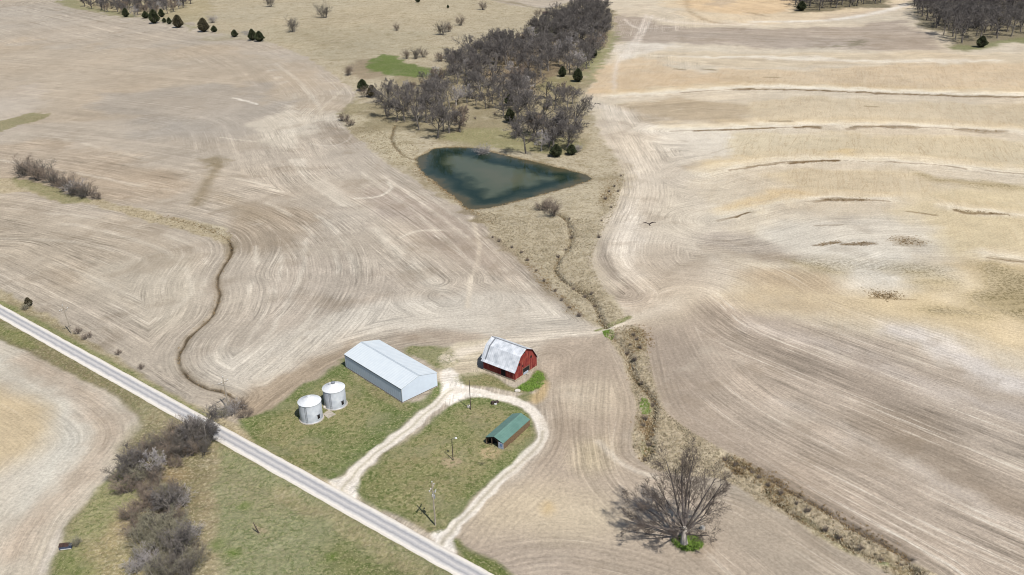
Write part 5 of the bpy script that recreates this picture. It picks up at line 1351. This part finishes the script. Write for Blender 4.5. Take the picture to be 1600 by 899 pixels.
# shrubs
SH = [(40, 276, 0, 1.2, 'dark thicket bush filling the left end of the grass strip'), (58, 282, 1, 1.3, 'low thicket bush at the front of the dark clump on the grass strip'), (88, 291, 0, 1.1, 'dark bush joining the two clumps on the grass strip'), (113, 305, 0, 1.1, 'dark low bush at the front of the right clump on the strip'), (130, 309, 0, 1.0, 'dark low bush at the right front of the strip clump'), (150, 311, 2, .9, 'low reddish brush at the right tip of the strip thicket'), (458, 50, 0, 1.5, 'round grey shrub in the pasture at top left, lower one'), (507, 28, 0, 1.6, 'dark grey shrub in the pasture near the top edge'), (422, 11, 0, 1.3, 'grey shrub at the top edge of the pasture, left'), (333, 36, 4, 1.1, 'pale thin shrub in the pasture behind the cedars'),
      (690, 55, 0, 1.3, 'grey shrub in mid pasture left of the wood'), (702, 50, 1, .9, 'smaller reddish shrub touching the mid pasture shrub'), (719, 40, 1, 1.0, 'thin reddish shrub right of the mid pasture shrub'), (620, 48, 1, .7, 'sparse little shrub in the open pasture'), (755, 16, 1, 1.0, 'brown shrub at the top of the pasture'), (840, 26, 1, .8, 'brown shrub on the top hedge line'),
      (545, 118, 1, 1.1, 'brown shrub at the field corner left of the green patch'), (636, 92, 1, .8, 'brown sapling clump above the green patch, left one'), (650, 92, 0, .9, 'grey sapling clump above the green patch, middle one'), (662, 90, 1, .8, 'brown sapling clump above the green patch, right one'), (688, 96, 2, 1.2, 'low reddish shrub at the wood corner'),
      (755, 238, 4, 1.25, 'pale grey willow shrub on the far bank of the pond'), (866, 337, 1, 1.15, 'dark leafless shrub on the pond dam'), (846, 328, 2, .9, 'low reddish brush left of the dam shrub'), (855, 328, 1, .7, 'small brush on the dam top'), (900, 238, 4, .9, 'pale shrub at the lower right of the wood'),
      (538, 190, 2, 1.2, 'brown shrub in the dry grass beside the left field corner'), (548, 197, 2, .9, 'smaller brown shrub beside the left field corner'), (572, 152, 1, 1.1, 'brown leafless bush by the cedars at the wood tip'),
      (48, 272, 1, 1.45, 'dark thicket bush on the grass strip at far left, biggest'), (68, 278, 0, 1.4, 'dark thicket bush on the grass strip, second from left'), (80, 286, 1, 1.1, 'dark thicket bush on the grass strip, third from left'), (106, 298, 1, 1.2, 'reddish thicket bush on the grass strip, fourth from left'), (120, 303, 4, 1.3, 'pale twiggy bush on the grass strip, fifth from left'), (138, 306, 1, 1.1, 'reddish thicket bush at the right end of the strip'), (35, 270, 2, .9, 'low brush at the left end of the strip'), (92, 292, 2, .9, 'low brush in the gap of the strip thicket'),
      (362, 646, 4, .75, 'pale shrub at the gully mouth beside the pole'), (376, 640, 2, .8, 'low brown brush by the gully mouth'), (385, 650, 2, .6, 'small brown brush at the corner of the lawn'), (346, 652, 3, .6, 'olive brush between the pole and the road'),
      (122, 519, 2, .45, 'small brown bush by the verge pole, left one'), (136, 527, 2, .5, 'small brown bush by the verge pole, right one'), (220, 574, 2, .35, 'tiny brown bush on the verge halfway along the road'), (40, 483, 3, .4, 'tiny olive bush on the verge at far left'), (185, 552, 2, .35, 'tiny brush on the dry verge'),
      (1388, 466, 2, .0, '')]
for px, py, k, s, lab in SH:
    if s: drop(PB[k], at(px, py), lab, 'shrub', 'scattered leafless shrubs', s * (2.2 if py < 110 else 1.85), s * (1.8 if py < 110 else 1.25))
# brush belt south of the road
BR2 = [(300, 676, 1), (268, 706, 2), (250, 722, 3), (262, 716, 1), (272, 728, 2), (246, 760, 1), (228, 768, 2), (255, 778, 3), (232, 782, 1), (270, 786, 0), (282, 772, 2), (250, 812, 2), (230, 822, 3), (212, 832, 1), (262, 826, 0), (282, 816, 1), (290, 852, 3), (238, 866, 2), (262, 880, 3), (280, 888, 2), (222, 872, 3), (308, 866, 2), (292, 700, 0), (318, 680, 4), (200, 770, 1), (214, 762, 0)]
r5 = random.Random(12)
for px, py, k in BR2:
    drop(PB[k], at(px, py), 'brown leafless bush filling a gap in the tangled brush belt south of the road', 'shrub', 'filler bushes of the brush belt', r5.uniform(.95, 1.45), r5.uniform(.6, .95))
BR = [(310, 688, 0, 1.35, 'grey bush touching the road edge in the brush belt'), (328, 690, 0, 1.2, 'grey bush nearest the road, right side of the belt'), (290, 694, 0, 1.4, 'dark grey bush near the top of the belt'), (275, 690, 1, 1.2, 'reddish bush near the top of the belt'), (258, 700, 1, 1.1, 'reddish bush left of the bare opening'), (240, 712, 0, 1.3, 'grey bush at the belt\'s upper left'), (228, 722, 1, 1.25, 'dark reddish bush at the field edge'), (212, 738, 0, 1.35, 'dark grey bush bulging over the field edge'), (196, 752, 0, 1.2, 'dark grey bush at the left corner of the belt'), (220, 752, 3, 1.1, 'olive bush below the dark left one'), (238, 750, 0, 1.1, 'grey bush in the belt\'s left middle'), (285, 715, 0, 1.2, 'grey bush right of the bare opening'), (318, 706, 0, 1.0, 'grey bush at the pasture edge, upper'), (298, 712, 1, .9, 'low reddish bush at the pasture edge'),
      (222, 800, 1, 1.1, 'reddish brown bush in the belt\'s middle'), (205, 815, 1, 1.0, 'purple-brown bush leaning to the green strip'), (240, 795, 2, 1.2, 'low reddish bush in mid belt'), (268, 800, 0, 1.25, 'grey bush in mid belt, right side'), (285, 790, 4, 1.1, 'pale bush on the right side of the belt'), (262, 770, 2, 1.0, 'low brush under the opening'), (245, 838, 3, 1.4, 'olive budding bush in the lower belt'), (270, 842, 3, 1.3, 'olive budding bush beside the pasture'), (222, 850, 3, 1.1, 'olive bush at the lower left of the belt'), (255, 865, 3, 1.3, 'large olive bush near the bottom edge'), (285, 868, 0, 1.3, 'grey bush near the bottom edge'), (300, 842, 4, 1.0, 'pale bush at the pasture side, lower'), (305, 885, 3, 1.2, 'olive bush at the bottom right of the belt'), (270, 893, 0, 1.2, 'dark grey bush at the bottom edge'), (235, 885, 4, 1.2, 'pale grey bush at the bottom edge, left'), (215, 893, 4, 1.0, 'pale bush at the bottom left of the belt'), (288, 905, 0, 1.4, 'dark bush cut by the bottom edge'), (250, 910, 3, 1.3, 'olive bush cut by the bottom edge'), (120, 852, 3, .5, 'small olive bush beside the blue box')]
for px, py, k, s, lab in BR:
    drop(PB[k], at(px, py), lab, 'shrub', 'brush belt south of the road', s * 1.25, s * .95)
for px, py, k, s, lab in ((322, 698, 1, .62, 'bare tree reaching over the road edge in the brush belt'), (302, 700, 5, .55, 'bare tree at the top of the brush belt'), (243, 742, 4, .6, 'pale forked bare tree in the brush belt'), (205, 745, 0, .55, 'dark bare tree at the left corner of the brush belt'), (268, 808, 0, .55, 'grey bare tree in the middle of the brush belt'), (275, 880, 1, .55, 'bare tree in the lower brush belt')):
    drop(PT[k], at(px, py), lab, 'tree', None, s)
# ditch scrub
DS = [(872, 400), (884, 388), (893, 368), (888, 352), (876, 436), (896, 452), (914, 464), (930, 474), (938, 490), (800, 388), (824, 408), (850, 440), (878, 470), (770, 372), (940, 346), (936, 372), (970, 276), (966, 300), (1003, 596), (1020, 628), (1014, 690), (1008, 712), (992, 562), (980, 548), (1132, 714), (1186, 748), (1262, 800), (1290, 826), (1312, 838), (1345, 856), (1378, 872), (1408, 882), (985, 540), (995, 532), (990, 525), (1000, 545), (1005, 665), (1008, 655), (1150, 722), (1162, 730), (1175, 738), (1200, 760), (1220, 772), (1245, 788), (960, 292), (952, 300), (946, 312), (955, 325), (815, 396), (838, 424), (868, 456), (890, 482), (905, 495), (925, 460), (780, 378), (890, 342)]
for i, (px, py) in enumerate(DS):
    drop(PB[5], at(px, py), 'knee-high brown scrub tuft growing along the creek or ditch bank', 'scrub', 'scrub tufts along the creek and ditch', random.Random(i).uniform(.7, 1.25))
# grass and weed tufts
def tufts(name, spots, hgt, mat, label, blades=11, seed=1):
    r4 = np.random.RandomState(seed); n = len(spots); P = np.array(spots); zz = zground(P[:, 0], P[:, 1])
    a = r4.uniform(0, 6.283, (n, blades)); tl = r4.uniform(.1, .9, (n, blades)); h = hgt * r4.uniform(.5, 1.3, (n, 1)) * r4.uniform(.6, 1.1, (n, blades))
    bx_ = P[:, :1] + r4.normal(0, .16 * hgt + .08, (n, blades)); by_ = P[:, 1:2] + r4.normal(0, .16 * hgt + .08, (n, blades)); bz = np.repeat(zz[:, None], blades, 1) - .05
    wdt = .05 + .05 * hgt; px_, py_ = -np.sin(a) * wdt, np.cos(a) * wdt
    v0 = np.stack([bx_ - px_, by_ - py_, bz], -1); v1 = np.stack([bx_ + px_, by_ + py_, bz], -1); v2 = np.stack([bx_ + np.cos(a) * np.sin(tl) * h, by_ + np.sin(a) * np.sin(tl) * h, bz + np.cos(tl) * h], -1)
    V = np.stack([v0, v1, v2], 2).reshape(-1, 3).astype(np.float32); nf = len(V) // 3
    me = bpy.data.meshes.new(name); me.vertices.add(len(V)); me.vertices.foreach_set('co', V.ravel()); me.loops.add(nf * 3); me.loops.foreach_set('vertex_index', np.arange(nf * 3, dtype=np.int32))
    me.polygons.add(nf); me.polygons.foreach_set('loop_start', (np.arange(nf) * 3).astype(np.int32)); me.update(calc_edges=True); me.materials.append(mat)
    o = bpy.data.objects.new(name, me); COL.objects.link(o); return tag(o, label, 'grass', None, 'stuff')


def along(pts, width, n, seed):
    V = W(pts, False, 5); r4 = random.Random(seed); L_ = np.r_[0, np.cumsum(np.linalg.norm(np.diff(V, axis=0), axis=1))]; out = []
    for _ in range(n):
        d = r4.uniform(0, L_[-1]); k = min(np.searchsorted(L_, d, 'right') - 1, len(V) - 2); q_ = V[k] + (V[k + 1] - V[k]) * (d - L_[k]) / max(L_[k + 1] - L_[k], 1e-6)
        out.append(q_ + np.array([r4.gauss(0, width), r4.gauss(0, width)]))
    return out


def inpoly(pts, n, seed):
    V = W(pts, True); r4 = np.random.RandomState(seed); P = r4.uniform(V.min(0), V.max(0), (n * 4, 2)); P = P[inside(P, V)][:n]; return list(P)

M_straw = noise_mat('straw_tufts', alb((222, 208, 178)), alb((176, 160, 128)), .5, 1, coord='Generated')
M_weed = noise_mat('brown_weeds', alb((168, 144, 108)) * 1.25, alb((128, 108, 78)) * 1.25, .4, 1, coord='Generated')
M_green = noise_mat('green_tufts', alb((120, 146, 66)) * 1.7, alb((98, 126, 52)) * 1.7, .4, 1, coord='Generated')
DITCH = [(946, 522), (1000, 514), (1022, 600), (1036, 640), (1112, 694), (1200, 744), (1332, 828), (1450, 895), (1440, 930), (1370, 886), (1240, 812), (1128, 748), (1030, 736), (1002, 718), (988, 692), (994, 640), (974, 562)]
DRAW = [(745, 335), (860, 345), (940, 330), (975, 270), (960, 330), (925, 405), (955, 468), (975, 498), (940, 510), (890, 472), (830, 418)]
tufts('straw_tufts', inpoly(DITCH, 5200, 1) + inpoly(DRAW, 5200, 2) + inpoly([(540, 195), (640, 220), (655, 262), (600, 245)], 1200, 3) + inpoly([(200, 326), (345, 358), (360, 372), (320, 366), (200, 336)], 700, 4), .45, M_straw, 'pale straw grass tufts covering the draw and the ditch banks', seed=1)
sp_ = []
for k, (ln, wdt, n) in enumerate(((CREEK1, .8, 260), (CREEK2, .9, 420), (CREEK3, .9, 160), (CREEK4, .7, 420), (BANK4, .8, 500), (INLET, .7, 130), (GULLY[:4], .8, 160), (GULLY[3:], .5, 120), ([(975, 522), (995, 518), (1003, 535), (990, 545)], 2.0, 420), ([(1002, 655), (1012, 660), (1008, 674)], 1.2, 200), ([(1145, 722), (1190, 745), (1232, 775)], 1.3, 400), ([(820, 402), (850, 440), (885, 470), (905, 492)], 1.2, 260), ([(945, 320), (955, 290), (962, 280)], 2.2, 220), ([(645, 262), (700, 302), (728, 322), (768, 352)], 1.0, 260),
        ([(1290, 314), (1352, 314)], 1.0, 150), ([(1278, 384), (1310, 378)], .8, 60), ([(1318, 383), (1362, 380)], .8, 70), ([(1330, 199), (1430, 200)], 1.2, 90), ([(1500, 204), (1568, 207)], 1.0, 60), ([(1232, 256), (1310, 252.5)], .7, 70), ([(1366, 457), (1380, 463), (1402, 461)], 1.6, 240), ([(1490, 330), (1570, 336)], .6, 60), ([tuple(p_) for p_ in POND[::4]] + [tuple(POND[0])], .7, 900), ([(1400, 375), (1438, 379)], 2.2, 160), ([(1200, 140), (1600, 152)], .8, 120), ([(1085, 206), (1210, 201)], .6, 160))):
    sp_ += along(ln, wdt, n, 50 + k)
sp_ += inpoly(PAST_T, 1500, 77)
tufts('brown_weeds', sp_, .38, M_weed, 'brown dead weeds along the channels and dotted over the pasture', seed=2)
tufts('green_tufts', inpoly([(810, 606), (828, 594), (842, 580), (850, 592), (846, 604), (826, 612)], 500, 5) + inpoly([(1050, 846), (1062, 838), (1085, 838), (1098, 850), (1090, 860), (1068, 860)], 420, 6) + inpoly([(942, 518), (955, 516), (960, 524), (948, 528)], 120, 7) + inpoly([(1000, 626), (1012, 624), (1016, 640), (1004, 646)], 160, 8), .4, M_green, 'bright green spring grass tufts by the barn, the lone tree and the ditch', seed=3)
# rusty hay wagon far away
c = at(852, 23.5); hw = empty('rusty_wagon', (c[0], c[1], 0), .3, 'small rust-red wagon on the far hedge line above the wood', 'wagon')
q = MB(); q.box(-2.4, 2.4, -1.2, 1.2, .9, 2.9); q.build('body', noise_mat('rust_red', alb((110, 56, 50)), alb((76, 40, 38)), 1, .9), hw)
for x in (-1.6, 1.6):
    for y in (-1.25, 1.25):
        q = MB(); q.lathe([(.5, -.12), (.5, .12)], 14); o = q.build('wheel', M_black, hw); o.location = (x, y, .5); o.rotation_euler = (math.pi / 2, 0, 0)
for p_ in PT + PB + PC + [PU]:
    if p_.location.z < -400:
        for ch in list(p_.children): bpy.data.objects.remove(ch)
        bpy.data.objects.remove(p_)
